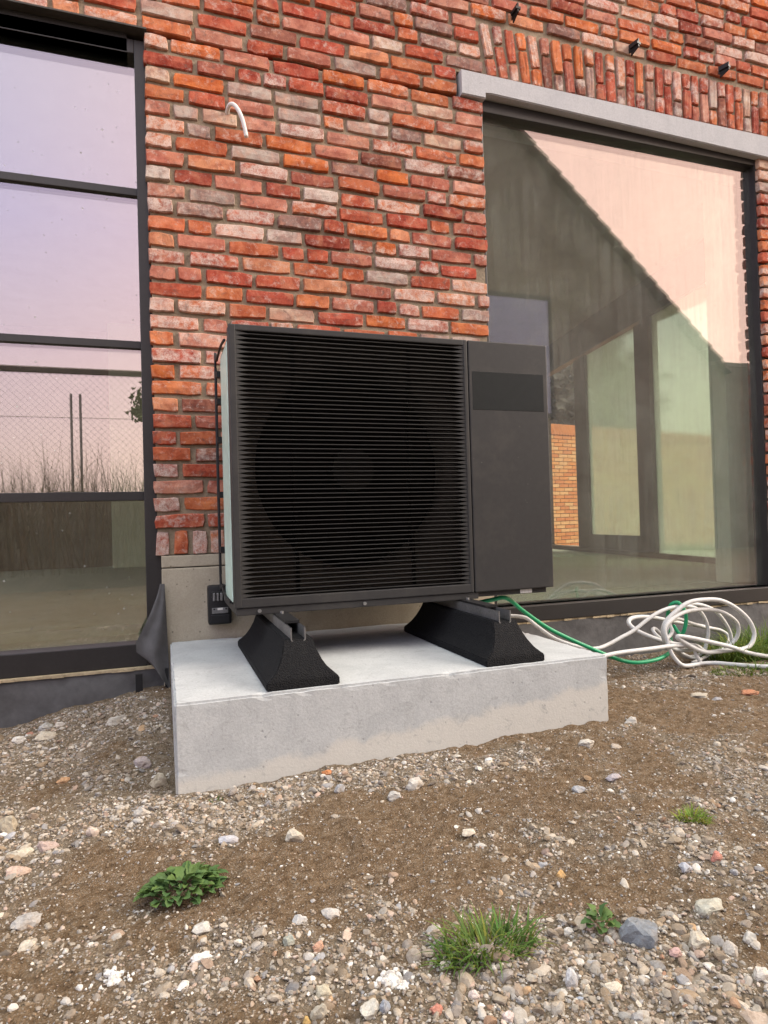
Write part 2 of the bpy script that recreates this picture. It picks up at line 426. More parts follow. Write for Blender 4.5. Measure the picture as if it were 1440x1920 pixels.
# ------------------------------------------------------------------ ground
BROWN = [(.88,-.70,.18),(.133,-.72,.24),(.618,-.68,.16),(-.27,-.72,.17),(.46,-1.03,.13),(.27,-.93,.18),(1.5,-.45,.3),(.25,-.62,.2),(-.25,-.9,.12),(.55,-1.1,.1),(1.35,-.15,.2)]
STONY = [(-.75,-.45,.25),(-.15,-.55,.12),(-.4,.15,.25),(-.62,.25,.2),(-.3,.35,.15),(-.7,-.1,.2),(-.32,-.1,.15),(-.5,.42,.12),(-.1,-.45,.13),(.3,-.45,.12),(.75,-.44,.12),(-.4,-.5,.2),(-.55,-.35,.15),(.2,-1.2,.2),(.55,-1.25,.2),(0,-1.05,.2),(-.2,-1.1,.2),(1.1,-.42,.1),(-.05,-.43,.09),(.12,-.43,.09),(.5,-.43,.09),(.95,-.43,.09),(.3,-.50,.1),(0,-.52,.1),(.5,-.52,.08),(.8,-1.0,.2),(1.3,-.8,.3),(-.3,-.4,.12),(.65,-.50,.1)]
def stony(x, y):
    d = .50 + 1.5*vnoise(x*2.6+9, y*2.6, 21) + 1.0*vnoise(x*8, y*8, 22) + .9*vnoise(x*23, y*23, 23)
    for a, b, r in BROWN: d = d - .58*np.exp(-((x-a)**2+(y-b)**2)/(r*r))
    for a, b, r in STONY: d = d + .65*np.exp(-((x-a)**2+(y-b)**2)/(r*r))
    return np.clip(d, 0, 1.4)
def axis(lo, hi, fine, reach, g=1.16):
    a = list(np.arange(lo, hi, fine)); s = fine; v = hi
    while v < reach: a.append(v); s *= g; v += s
    s = fine; v = lo-fine
    while v > -reach: a.insert(0, v); s *= g; v -= s
    return np.array(a)
xs = axis(-1.1, 2.9, .0115, 150); ys = axis(-1.55, .62, .0115, 150)
X, Y = np.meshgrid(xs, ys); Z = gz(X, Y)
nx, ny = len(xs), len(ys)
V = np.stack([X, Y, Z], -1).reshape(-1, 3)
ii = (np.arange(ny-1)[:, None]*nx+np.arange(nx-1)[None, :]).ravel()
F = np.stack([ii, ii+1, ii+nx+1, ii+nx], -1)
def np_mesh(name, V, F, mat, fcol=None, smooth=False, vcol=None):
    me = bpy.data.meshes.new(name); k = F.shape[1]
    me.vertices.add(len(V)); me.vertices.foreach_set('co', np.asarray(V, np.float32).ravel())
    me.loops.add(F.size); me.loops.foreach_set('vertex_index', np.asarray(F, np.int32).ravel())
    me.polygons.add(len(F)); me.polygons.foreach_set('loop_start', np.arange(0, F.size, k, dtype=np.int32))
    me.polygons.foreach_set('use_smooth', np.full(len(F), smooth))
    if fcol is not None:
        ca = me.color_attributes.new('Col', 'FLOAT_COLOR', 'CORNER')
        ca.data.foreach_set('color', np.repeat(np.c_[fcol, np.ones(len(F))], k, 0).astype(np.float32).ravel())
    if vcol is not None:
        ca = me.color_attributes.new('Mask', 'FLOAT_COLOR', 'POINT')
        ca.data.foreach_set('color', np.c_[vcol, vcol, vcol, np.ones(len(V))].astype(np.float32).ravel())
    me.update(calc_edges=True); me.validate()
    if mat: me.materials.append(mat)
    return me
t = NT('bare_earth')
v = t.coord('Object')
n1 = t.noise(v, 7, 6, .65); n2 = t.noise(v, 60, 6, .7); n3 = t.noise(v, 300, 4, .7)
mk = t.add('ShaderNodeVertexColor', layer_name='Mask')
c = t.ramp(n2, [(.28, (.075, .047, .026)), (.5, (.165, .110, .064)), (.72, (.26, .19, .125))])
cg = t.ramp(n2, [(.28, (.088, .064, .042)), (.5, (.185, .142, .098)), (.72, (.30, .25, .185))])
mf = t.math('ADD', mk.outputs['Color'], t.math('MULTIPLY', t.math('SUBTRACT', n1, .5), .8))
c = t.mix(t.ramp(mf, [(.25, 0), (.85, 1)]), c, cg)
vo = t.add('ShaderNodeTexVoronoi'); t.l.new(v, vo.inputs['Vector']); vo.inputs['Scale'].default_value = 240
vc = t.ramp(vo.outputs['Color'], [(.0, (.11, .08, .055)), (.45, (.26, .21, .16)), (.8, (.40, .35, .29)), (1, (.5, .46, .42))])
c = t.mix(t.math('MULTIPLY', t.ramp(vo.outputs['Distance'], [(.25, .7), (.5, 0)]), t.ramp(n2, [(.40, .1), (.6, .9)])), c, vc)
c = t.mix(t.ramp(n3, [(.28, .5), (.45, 0)]), c, (.06, .04, .025))
h = t.math('ADD', t.math('MULTIPLY', n3, .5), t.math('SUBTRACT', n2, t.math('MULTIPLY', vo.outputs['Distance'], .5)))
t.bsdf(c, .95, t.bump(h, 1.0, .009), 0, .1)
MAT['earth'] = t.m
me = np_mesh('ground', V, F, MAT['earth'], None, True, np.clip(stony(V[:, 0], V[:, 1]), 0, 1))
ground = bpy.data.objects.new('ground', me); col.objects.link(ground)
tag(ground, 'bare brown earth mixed with grit in front of the house', 'ground', None, 'structure')

# stones -----------------------------------------------------------
def ico(sub):
    bm = bmesh.new(); bmesh.ops.create_icosphere(bm, subdivisions=sub, radius=1)
    bm.verts.index_update()
    v = np.array([x.co[:] for x in bm.verts]); f = np.array([[q.index for q in p.verts] for p in bm.faces]); bm.free(); return v, f
def rock(sub, seed, facets=7, rough=.10):
    """convex-ish angular stone: sphere cut by random planes, then roughened"""
    g = np.random.default_rng(seed); v, f = ico(sub)
    for _ in range(facets):
        n = g.normal(size=3); n /= np.linalg.norm(n); d = g.uniform(.55, .88)
        k = v@n; m = k > d; v[m] -= (k[m]-d)[:, None]*n
    if rough:
        ofs = g.uniform(0, 100, 3)
        nn = np.array([mnoise.fractal(Vector(p*1.9+ofs), 1.0, 2.0, 4) for p in v])
        v = v*(1+rough*nn)[:, None]
    v /= np.abs(v).max(0)
    return v, f
PAL = np.array([(.38,.36,.33),(.46,.42,.36),(.54,.49,.42),(.27,.26,.25),(.50,.41,.35),(.42,.31,.26),(.62,.60,.56),(.23,.235,.25),(.35,.35,.36),(.74,.73,.70),(.38,.22,.15),(.44,.29,.17),(.24,.20,.16),(.33,.26,.19)])
PW = np.array([14,14,11,10,9,5,7,6,9,4,.8,.8,6,9.]); PW /= PW.sum()
def scatter(n, sub, rmin, rmax, power, name, region, seed, flat=(.5, .9), variants=10, densmin=.05):
    g = np.random.default_rng(seed)
    base = [rock(sub, 100*seed+k, 9, .06 if sub > 1 else 0.0) for k in range(variants)]
    px = g.uniform(region[0], region[1], n*6); py = g.uniform(region[2], region[3], n*6)
    ds = stony(px, py)
    dist = np.hypot(px-CAM.x, py-CAM.y)
    w = (densmin+ds**1.3)*np.clip(1.3/dist, .25, 1.3)
    keep = g.uniform(0, w.max(), len(px)) < w
    inside = (px > -.20) & (px < 1.11) & (py > -.362)
    keep &= ~inside
    px, py, ds = px[keep][:n], py[keep][:n], ds[keep][:n]
    m = len(px); r = rmin*(rmax/rmin)**(g.uniform(0, 1, m)**power)
    r = r*np.clip(.6+.5*ds, .5, 1.1)
    z = gz(px, py)
    Vs, Fs, Cs = [], [], []; off = 0
    cc = PAL[g.choice(len(PAL), m, p=PW)]*g.uniform(.6, 1.22, (m, 1))
    dust = g.uniform(.05, .65, (m, 1)); cc = cc*(1-dust)+np.array([.24, .175, .11])*dust
    for k in range(variants):
        id_ = np.arange(k, m, variants)
        if not len(id_): continue
        bv, bf = base[k]
        an = g.uniform(0, 6.283, len(id_)); ca, sa = np.cos(an), np.sin(an)
        sx = r[id_]*g.uniform(.8, 1.35, len(id_)); sy = r[id_]*g.uniform(.7, 1.1, len(id_)); sz = r[id_]*g.uniform(*flat, len(id_))
        q = bv[None]*np.stack([sx, sy, sz], -1)[:, None, :]
        tl = g.normal(0, .25, (len(id_), 2))
        q[..., 2] += q[..., 0]*tl[:, :1] + q[..., 1]*tl[:, 1:]
        w_ = np.stack([q[..., 0]*ca[:, None]-q[..., 1]*sa[:, None]+px[id_][:, None],
                       q[..., 0]*sa[:, None]+q[..., 1]*ca[:, None]+py[id_][:, None],
                       q[..., 2]+(z[id_]+sz*.04)[:, None]], -1)
        nv = len(bv)
        fs = (bf[None]+(np.arange(len(id_))*nv)[:, None, None]).reshape(-1, 3)+off
        Vs.append(w_.reshape(-1, 3)); Fs.append(fs); Cs.append(np.repeat(cc[id_], len(bf), 0)); off += nv*len(id_)
    me = np_mesh(name, np.concatenate(Vs), np.concatenate(Fs), MAT['stone'], np.concatenate(Cs))
    o = bpy.data.objects.new(name, me); col.objects.link(o); return o
o = scatter(95000, 1, .0011, .0046, 1.6, 'grit', (-.95, 2.6, -1.5, .55), 3, (.5, .9), 12, .62)
tag(o, 'fine grey and beige grit strewn over the bare earth', 'grit', None, 'stuff')
o = scatter(10000, 2, .0028, .0100, 2.7, 'gravel', (-1.0, 2.4, -1.5, .5), 5, (.45, .85), 14, .24)
tag(o, 'small mixed pebbles and gravel lying on the bare earth', 'gravel', None, 'stuff')
o = scatter(640, 2, .0075, .0165, 2.2, 'rubble', (-1.0, 2.2, -1.5, .5), 8, (.4, .75), 14, .16)
tag(o, 'scattered broken stones and rubble on the earth', 'rubble', None, 'stuff')

ST = [  # x, y, half width, half height in view, colour, label
(-.498,-.536,.0273,.0147,(.47,.43,.35),'pale cream boulder just above the pinkish flat stone, at the left edge'),
(-.487,-.595,.0288,.0141,(.50,.37,.30),'pinkish flat stone just below a pale cream boulder, at the left edge'),
(-.451,-.516,.0263,.0185,(.43,.33,.29),'rough dusky pink stone right of the pale cream boulder'),
(-.547,-.386,.0269,.0269,(.38,.33,.25),'large weathered beige stone cut by the left edge of the photo'),
(-.441,-.784,.0265,.0137,(.36,.34,.32),'long flat grey stone left of the leafy weed'),
(-.427,-.863,.0158,.0115,(.50,.45,.37),'chunky cream stone below the long flat grey stone'),
(-.088,-.638,.0224,.0123,(.42,.42,.45),'bluish grey stone alone on brown earth above the leafy weed'),
(-.160,-.929,.0166,.0131,(.52,.50,.46),'whitish grey stone straight below the leafy weed'),
(-.166,-1.001,.0196,.0122,(.68,.66,.63),'bright white chip of stone below the leafy weed'),
(-.289,-.999,.009,.007,(.60,.60,.57),'crusty white mortar lump left of the bright white chip'),
(-.361,.250,.0392,.0192,(.40,.37,.33),'flat grey stone lying on the earth mound left of the concrete slab'),
(-.232,-.26,.0259,.0294,(.40,.35,.27),'rounded beige boulder against the left front corner of the slab'),
(-.275,-.129,.0272,.0177,(.36,.31,.30),'flat purplish grey stone behind the rounded beige boulder'),
(-.471,-.137,.0176,.0127,(.46,.28,.16),'orange brown stone on the slope below the left window'),
(-.594,.387,.0268,.0179,(.40,.39,.37),'grey stone resting against the black membrane under the left window'),
(-.546,.360,.0178,.0151,(.58,.54,.49),'small whitish stone beside the grey one at the membrane'),
(-.660,.316,.0231,.0171,(.60,.57,.53),'white stone nearest the left edge below the membrane'),
(-.639,.375,.0159,.0106,(.38,.20,.15),'small reddish stone between white ones below the membrane'),
(-.580,.297,.0387,.0169,(.48,.43,.35),'long cream stone below the stones at the membrane'),
(-.362,-.506,.0155,.0190,(.56,.46,.39),'pinkish white stone standing in the rubble left of the slab'),
(-.265,-.451,.0213,.0165,(.44,.41,.37),'grey cream stone in the rubble in front of the slab corner'),
(.361,-.556,.0261,.0215,(.46,.43,.39),'pale grey stone, largest in front of the middle of the slab'),
(.185,-.396,.0166,.0097,(.47,.19,.08),'orange brick fragment at the foot of the slab'),
(.183,-.518,.0161,.0116,(.33,.33,.34),'round dark grey pebble below the orange brick fragment'),
(.296,-.586,.0202,.0126,(.42,.41,.39),'light grey stone left below the largest pale stone by the slab'),
(1.135,-.407,.0211,.0163,(.42,.40,.37),'pointed grey stone beside the right front corner of the slab'),
(.892,-.516,.0237,.0148,(.48,.45,.40),'pale oval stone in front of the right part of the slab'),
(.959,-.551,.0220,.0103,(.33,.29,.25),'flat brown grey stone in front of the right slab corner'),
(.820,-.719,.0208,.0098,(.36,.33,.35),'flat purple grey stone on the brown patch right of centre'),
(.703,-.740,.0188,.0125,(.34,.35,.37),'slate grey stone left of the flat purple grey one'),
(1.550,-.263,.0352,.0167,(.44,.40,.33),'pale elongated stone on the ground below the hose tangle'),
(1.557,-.324,.0253,.0126,(.36,.35,.36),'grey stone just in front of the pale elongated one below the hoses'),
(1.711,-.318,.0324,.0125,(.46,.21,.12),'orange brick shard at the right edge below the hoses'),
(.040,-.689,.0201,.0190,(.46,.42,.35),'speckled cream stone standing on edge in the central brown patch'),
(.044,-.973,.0188,.0089,(.48,.45,.42),'pale grey oblong stone left of the brown patch near the front'),
(-.006,-.971,.0146,.0115,(.53,.52,.50),'white grey knobbly stone left of the pale oblong one'),
(-.032,-1.019,.0105,.0113,(.33,.34,.29),'round greenish grey pebble beside the salmon stone'),
(.008,-1.048,.0103,.0124,(.52,.31,.22),'salmon coloured stone near the front, left of centre'),
(-.007,-1.138,.0139,.0113,(.44,.40,.31),'upper blocky beige stone of the two near the bottom edge'),
(-.020,-1.173,.0126,.0137,(.42,.38,.31),'lower blocky beige stone of the two near the bottom edge'),
(.045,-1.200,.0151,.0143,(.52,.49,.43),'round pale cobble at the bottom of the photo'),
(.063,-1.206,.0079,.0133,(.29,.31,.35),'narrow blue grey stone leaning on the round pale cobble'),
(.125,-1.234,.0118,.0100,(.45,.20,.15),'red brick lump at the bottom of the photo'),
(.091,-1.167,.011,.008,(.68,.66,.63),'chalky white lime clump left of the big grass tuft'),
(.184,-1.228,.0099,.0081,(.58,.49,.45),'pinkish white pebble below the big grass tuft'),
(.381,-.812,.0167,.0074,(.55,.49,.41),'pale bone shaped stone right of the central brown patch'),
(-.041,-1.183,.0071,.0106,(.42,.29,.12),'ochre stone at the bottom edge left of the cobble'),
(.188,-1.088,.0139,.0105,(.31,.25,.19),'brown stone just above the big grass tuft'),
(.210,-1.277,.0095,.0088,(.55,.46,.43),'pinkish white pebble at the bottom edge right of the red lump'),
(.475,-1.218,.0360,.0286,(.20,.215,.235),'big dark blue grey angular rock beside a small green weed'),
(.625,-1.202,.0305,.0161,(.42,.41,.35),'long mossy pale rock right of the big dark rock'),
(.549,-1.256,.0194,.0162,(.47,.42,.34),'beige block of stone to the lower right of the big dark rock'),
(.752,-1.093,.0139,.0124,(.44,.19,.15),'red stone among gravel near the right edge'),
(.579,-1.288,.0127,.0150,(.49,.45,.40),'cream upright stone near the lower right edge'),
(.619,-1.284,.0121,.0121,(.48,.46,.42),'pale knobbly stone closest to the lower right edge'),
(.323,-1.257,.0120,.0168,(.50,.50,.51),'grey white upright stone right of the big grass tuft'),
(.333,-1.277,.0062,.0103,(.55,.49,.39),'slim cream pebble beside the grey white upright stone'),
(.315,-1.286,.0072,.0072,(.31,.34,.39),'small blue grey ball of stone below the slim cream pebble'),
(.386,-1.156,.0097,.0072,(.60,.57,.52),'white flat chip left of the small weed and dark rock'),
(.570,-1.346,.0149,.0100,(.57,.53,.48),'off white stone in the lower right corner'),
(.369,-1.288,.0147,.0074,(.52,.47,.39),'long cream sliver below the big dark rock'),
(.498,-1.264,.0099,.0087,(.50,.33,.30),'rosy pink pebble below the big dark rock'),
(.460,-.968,.0116,.0101,(.34,.35,.37),'grey pebble left of an orange one in the right middle'),
(.472,-1.010,.0113,.0108,(.46,.29,.13),'orange pebble right of centre on brown earth'),
(.672,-1.102,.0159,.0082,(.37,.38,.42),'flat grey blue stone left of the red stone'),
]
for k, (x, y, hw, hh, cc, lab) in enumerate(ST):
    bv, bf = rock(3, 900+k, 9, .24)
    sz = max(hh*.95, hw*.42)
    g = np.random.default_rng(k)
    a = g.uniform(-.5, .5); q = bv*np.array([hw, hw*.75, sz])
    z = float(gz(x, y))
    q = np.stack([q[:, 0]*math.cos(a)-q[:, 1]*math.sin(a), q[:, 0]*math.sin(a)+q[:, 1]*math.cos(a), q[:, 2]], -1)
    fc = np.tile(np.array(cc), (len(bf), 1))*g.uniform(.9, 1.1, (len(bf), 1))
    me = np_mesh('stone', q, bf, MAT['stone'], fc)
    o = bpy.data.objects.new('stone', me); o.location = (x, y, z+sz*.2); col.objects.link(o)
    tag(o, lab, 'stone', 'loose stones on the bare earth')

def crumbs(x, y, r, n, lab, seed):
    g = np.random.default_rng(seed); Vs, Fs = [], []
    for k in range(n):
        bv, bf = rock(2, seed*50+k % 9, 6, .2); a = g.uniform(0, 6.28); q = abs(g.normal(0, .55))*r
        sz = g.uniform(.0014, .0055)*(1.2-.5*q/r); px, py = x+q*math.cos(a)*1.2, y+q*math.sin(a)
        Fs.append(bf+len(bv)*k); Vs.append(bv*sz*g.uniform(.7, 1.2, 3)+np.array([px, py, float(gz(px, py))+sz*.5]))
    F_ = np.concatenate(Fs); me = np_mesh('lime_crumbs', np.concatenate(Vs), F_, MAT['stone'], np.tile(np.array([(.68, .665, .635)]), (len(F_), 1)))
    o = bpy.data.objects.new('lime_crumbs', me); col.objects.link(o); tag(o, lab, 'lime crumbs', None, 'stuff')
crumbs(.091, -1.160, .036, 150, 'spilled white lime crumbs left of the big grass tuft', 61)
crumbs(-.289, -.995, .022, 60, 'white mortar crumbs in the left foreground', 62)

# ------------------------------------------------------------------ house
house = empty('house', 'red brick house front with two large dark framed windows', 'house')
WY = .56                                    # brick face plane
GY = .645                                   # glass plane
LX, RX0, RX1 = -.236, 1.224, 2.885          # left window's right jamb, right window's jambs
PITCHZ = .0641; Z0 = .2505
CLAY = [(.38,.085,.045),(.35,.070,.042),(.44,.125,.055),(.50,.165,.065),(.44,.18,.125),(.29,.060,.038),(.55,.24,.125),(.50,.25,.18),(.40,.33,.28),(.25,.16,.135),(.37,.125,.085),(.52,.38,.28),(.54,.155,.045),(.22,.085,.06)]
CWT = [14,11,14,12,10,5,7,6,5,6,8,3,8,5]
def brick_mesh(w, h, d, seed):
    """worn brick seen from the front: 4x3 grid face with chipped, rounded arrises"""
    g = random.Random(seed); m = MB()
    gx, gy = 5, 3; vs = []; idx = {}
    ch = .0035
    per = [(i, 0) for i in range(gx)]+[(gx-1, j) for j in range(1, gy)]+[(i, gy-1) for i in range(gx-2, -1, -1)]+[(0, j) for j in range(gy-2, 0, -1)]
    for j in range(gy):
        for i in range(gx):
            x = -w/2+ch+(w-2*ch)*i/(gx-1); z = -h/2+ch+(h-2*ch)*j/(gy-1)
            e = (i in (0, gx-1)) or (j in (0, gy-1))
            y = g.uniform(0, .0034) + (g.uniform(0, .0016) if e else 0)
            if 0 < i < gx-1: x += g.uniform(-.006, .006)
            if j in (0, gy-1): z += g.uniform(-.0028, .0016)*(1 if j else -1)
            if i in (0, gx-1): x += g.uniform(-.003, .002)*(1 if i else -1)
            if (i in (0, gx-1)) and (j in (0, gy-1)):
                x -= math.copysign(g.uniform(0, .004), x); z -= math.copysign(g.uniform(0, .0035), z)
            idx[(i, j)] = len(vs); vs.append((x, y, z))
    fs = [(idx[(i, j)], idx[(i+1, j)], idx[(i+1, j+1)], idx[(i, j+1)]) for i in range(gx-1) for j in range(gy-1)]
    n = len(per); r0 = [idx[p] for p in per]; r1, r2 = [], []
    for p in per:
        x, y, z = vs[idx[p]]
        ox = -ch if p[0] == 0 else (ch if p[0] == gx-1 else 0); oz = -ch if p[1] == 0 else (ch if p[1] == gy-1 else 0)
        r1.append(len(vs)); vs.append((x+ox*g.uniform(.7, 1), .006+g.uniform(0, .003), z+oz*g.uniform(.7, 1)))
        r2.append(len(vs)); vs.append((x+ox, d, z+oz))
    for k in range(n):
        q = (k+1) % n
        fs.append((r0[k], r1[k], r1[q], r0[q])); fs.append((r1[k], r2[k], r2[q], r1[q]))
    m.add(vs, fs); return m
NV = 9
WID = {'st': (.190, .0535), 'hd': (.092, .0535), 'qt': (.142, .0535), 'rl': (.0555, .092), 'sl': (.0495, .152), 'ss': (.0495, .079)}
BM = {k: [brick_mesh(w, h, .098, hash_) for hash_ in range(n0*50, n0*50+NV)] for n0, (k, (w, h)) in enumerate(WID.items())}
BR = []     # kind, x, z, tilt, scale x, dy
def fill(z, x0, x1, startoff, toothL, toothR):
    x = x0; first = True
    while x < x1-.02:
        u = rng.random()
        if first and toothL: k = 'hd' if startoff else ('st' if u < .6 else 'qt')
        elif first: k = 'st'; x -= rng.uniform(0, .18)
        else: k = 'st' if u < .66 else ('hd' if u < .86 else 'qt')
        w = WID[k][0]*rng.uniform(.95, 1.05)
        if toothR and x+w > x1-.045:
            w = x1-x
            if w < .05: break
            k = 'st' if w > .165 else ('qt' if w > .115 else 'hd')
        jx = rng.uniform(-.003, .003) if toothL and first or (toothR and x+w >= x1-.001) else 0
        BR.append((k, x+w/2+jx, z+rng.uniform(-.0022, .0022), rng.gauss(0, .008), w/WID[k][0], rng.uniform(-.006, .005)))
        x += w+rng.uniform(.010, .0155); first = False
nrow = 45
for i in range(nrow):
    z = Z0+PITCHZ*(i+.5)
    zt = z+.026
    if i < 30:
        fill(z, LX, RX0, i % 2, True, True)
        fill(z, RX1+.004, 3.6, (i+1) % 2, True, False)
    elif i < 32:
        fill(z, -1.5, 1.098, 0, False, True)
    elif z < 2.545:
        fill(z, -1.5, 1.248-(z-2.297)*.155-.010, 0, False, True)
    else:
        fill(z, -1.5, 3.7, 0, False, False)
for k in range(22):                         # rowlock course under the pier
    x = LX+.0275+.0682*k
    if x < RX0: BR.append(('rl', x, .197+rng.uniform(-.003, .003), rng.gauss(0, .012), rng.uniform(.94, 1.05), rng.uniform(-.006, .003)))
x = 1.280; k = 0
while x < 3.6:                              # flat arch of upright bricks, fanning out towards its left end
    tl = -R(9)*max(0, (2.1-x)/.82)**1.2
    cx = x; zb, zt_ = 2.297, 2.530
    longtop = (k % 2 == 0)
    order = [('ss', .079), ('sl', .152)] if longtop else [('sl', .152), ('ss', .079)]
    zz = zb
    for kk, hgt in order:
        zc = zz+hgt/2; dx = (zc-2.297)*math.tan(tl)
        BR.append((kk, cx+dx, zc, tl+rng.gauss(0, .012), rng.uniform(.93, 1.05), rng.uniform(-.005, .003)))
        zz += hgt+.0085
    x += .0585+(.002*max(0, (2.0-x)))+rng.uniform(-.002, .002); k += 1
# which bricks the photo shows largest
def view(x, y, z):
    d = Vector((x, y, z))-CAM; dp = d.dot(fw)
    return 720+1210*d.dot(rt2)/dp, 960-1210*d.dot(up2)/dp, dp
info = []
for b in BR:
    k, x, z, tl, sx, dy = b; w, h = WID[k]; a, e, dp = view(x, WY, z)
    seen = -40 < a < 1480 and -20 < e < 1920
    if 440 < a < 1000 and 640 < e < 1120: seen = False
    info.append((w*sx*h/(dp*dp) if seen else 0, b, seen))
info.sort(key=lambda q: -q[0])
MESH = {k: [m.mesh('brick', MAT['brick']) for m in v] for k, v in BM.items()}
rest = MB(); nb = 0
for sc, (k, x, z, tl, sx, dy), seen in info:
    cc = rng.choices(CLAY, CWT)[0]; f = rng.uniform(.85, 1.15); cc = [min(.7, q*f) for q in cc]
    vi = rng.randrange(NV); flip = rng.choice((1, -1))
    if nb < 300 and sc > 0:
        o = bpy.data.objects.new('brick', MESH[k][vi]); col.objects.link(o); o.parent = house
        o.location = (x, WY+.004+dy, z); o.rotation_euler = (rng.gauss(0, .012), tl, rng.gauss(0, .012)); o.scale = (sx, 1, 1)
        o.color = (*cc, 1); nb += 1
    else:
        if not (-2.2 < x < 3.7): continue
        m = BM[k][vi]; ca, sa = math.cos(tl), math.sin(tl)
        rest.add([(x+(a*sx)*ca+c*sa, WY+.004+dy+b, z-(a*sx)*sa+c*ca) for a, b, c in m.v], m.f, cc)
o = rest.build('bricks', MAT['brick_attr'], house); o['kind'] = 'stuff'
# mortar and the wall behind the bricks
MY = WY+.0185
mm = MB()
mm.box((LX+.010, MY, .152), (RX0-.010, .66, 2.165))
mm.box((LX+.012, .66, -.8), (RX0-.012, .98, 2.165))
mm.box((-1.6, MY, 2.182), (1.098, .66, 3.6))
mm.box((-1.6, .69, 2.32), (3.9, .98, 3.6))
mm.box((1.098, MY, 2.291), (3.9, .66, 3.6))
mm.box((RX1+.0495, MY, -.8), (3.9, .66, 2.165))
mm.build('mortar', MAT['mortar'], house)
m = MB(); m.bbox((-1.6, WY-.004, 2.1735), (LX+.012, .66, 2.1805), .001); m.build('steel_lintel', MAT['steel'], house)
m = MB(); m.box((-1.6, .60, 2.1), (LX-.061, .70, 2.172)); m.build('lintel_cover', MAT['frame'], house)
# concrete lintel with a stepped bearing
prof = [(1.110, 2.172), (1.229, 2.172), (1.229, 2.199), (3.9, 2.168), (3.9, 2.285), (1.110, 2.285)]
prof = [(1.110, 2.172), (1.229, 2.172), (1.229, 2.198), (1.26, 2.170+.028), (3.9, 2.150), (3.9, 2.285), (1.110, 2.285)]
bm = bmesh.new(); fv = [bm.verts.new((a, WY-.012, b)) for a, b in prof]; fc = bm.faces.new(fv)
ex = bmesh.ops.extrude_face_region(bm, geom=[fc]); bmesh.ops.translate(bm, vec=(0, .30, 0), verts=[q for q in ex['geom'] if isinstance(q, bmesh.types.BMVert)])
bmesh.ops.recalc_face_normals(bm, faces=bm.faces)
bmesh.ops.bevel(bm, geom=[e for e in bm.edges if abs((e.verts[0].co-e.verts[1].co).normalized().x) > .9], offset=.004, segments=2, affect='EDGES')
lm = bpy.data.meshes.new('concrete_lintel'); bm.to_mesh(lm); bm.free(); lm.materials.append(MAT['lintel'])
o = bpy.data.objects.new('concrete_lintel', lm); col.objects.link(o); o.parent = house
# plinth: two blocks
m = MB(); m.bbox((-.215, WY+.006, .104), (RX0-.02, .655, .149), .004); m.bbox((-.215, WY+.004, -.9), (RX0-.02, .657, .100), .005)
m.build('concrete_plinth', MAT['plinth'], house)
m = MB(); m.box((RX1+.02, WY+.006, -.9), (3.9, .655, .149)); m.build('concrete_plinth', MAT['plinth'], house)

# left window
def bars(lst, name, parent, r=.003):
    out = []
    for a, b in lst:
        out.append(box(name, a, b, MAT['frame'], parent, r))
    return out
def window(x0, x1, z0, z1, y, fwl, fwr, depth, bottom, rails, glass):
    m = MB()
    m.bbox((x0-fwl, y-depth, bottom), (x0, y+.05, z1+.055), .003)
    m.bbox((x1, y-depth, bottom), (x1+fwr, y+.05, z1+.055), .003)
    m.bbox((x0, y-depth, z1), (x1, y+.05, z1+.055), .003)
    m.bbox((x0, y-depth-.002, bottom), (x1, y+.05, z0), .003)
    w = m.build('window_frame', MAT['frame'], house)
    zs = [z0]+[q for r_ in rails for q in r_]+[z1]
    for a, b in rails:
        g = MB(); g.bbox((x0, y-.015, a), (x1, y+.04, b), .002); g.build('glazing_bar', MAT['frame'], w)
    for i in range(0, len(zs), 2):
        g = MB(); g.box((x0-.004, y, zs[i]-.004), (x1+.004, y+.024, zs[i+1]+.004)); g.build('pane', glass, w)
    return w
window(-2.3, -.272, -.183, 2.10, GY, .083, .058, .045, -.268, [(.366, .400), (.957, .986), (1.557, 1.586)], MAT['glass_l'])
rw = window(RX0+.008, RX1-.002, -.150, 2.138, .627, .017, .05, .037, -.150, [], MAT['glass_r'])
m = MB(); m.bbox((RX0-.03, WY-.004, -.223), (RX1+.02, .72, -.1505), .004); m.build('window_sill', MAT['frame'], house)
m = MB(); m.box((RX0-.03, .60, 2.1935), (3.9, .72, 2.32)); m.build('head_cover', MAT['frame'], house)
# sealing foam line and black membrane below the sills
def sheet(name, x0, x1, ztop, zbot, ybase, seed, mat, nx=60, nz=14, amp=.012, bulge=.02):
    m = MB(); vs = []; fs = []
    for j in range(nz+1):
        for i in range(nx+1):
            u, w = i/nx, j/nz; x = x0+(x1-x0)*u; z = ztop+(zbot-ztop)*w
            y = ybase-bulge*math.sin(w*math.pi*.6)+amp*mnoise.fractal(Vector((x*4+seed, z*7, seed)), 1, 2, 3)
            vs.append((x, y, z+.004*mnoise.noise(Vector((x*6, seed, 0)))))
    for j in range(nz):
        for i in range(nx): a = j*(nx+1)+i; fs.append((a, a+nx+1, a+nx+2, a+1))
    m.add(vs, fs); return m.build(name, mat, house, True)
sheet('damp_proof_membrane', -2.6, -.215, -.276, -.62, .585, 3, MAT['dpm'])
sheet('damp_proof_membrane', RX0-.04, 3.9, -.232, -.60, .565, 8, MAT['dpm'])
m = MB(); vs = [(-2.6+i*.04, 0, 0) for i in range(60)]
for i in range(59):
    x = -2.6+i*.04
    m.box((x, .580-rng.uniform(0, .008), -.2765-rng.uniform(0, .003)), (x+.04, .62, -.2685))
m.build('sealing_foam', MAT['foam'], house); m = MB()
for i in range(62):
    x = RX0-.02+i*.04
    m.box((x, .566-rng.uniform(0, .01), -.231-rng.uniform(0, .004)), (x+.04, .60, -.2235))
m.build('sealing_foam', MAT['foam'], house)
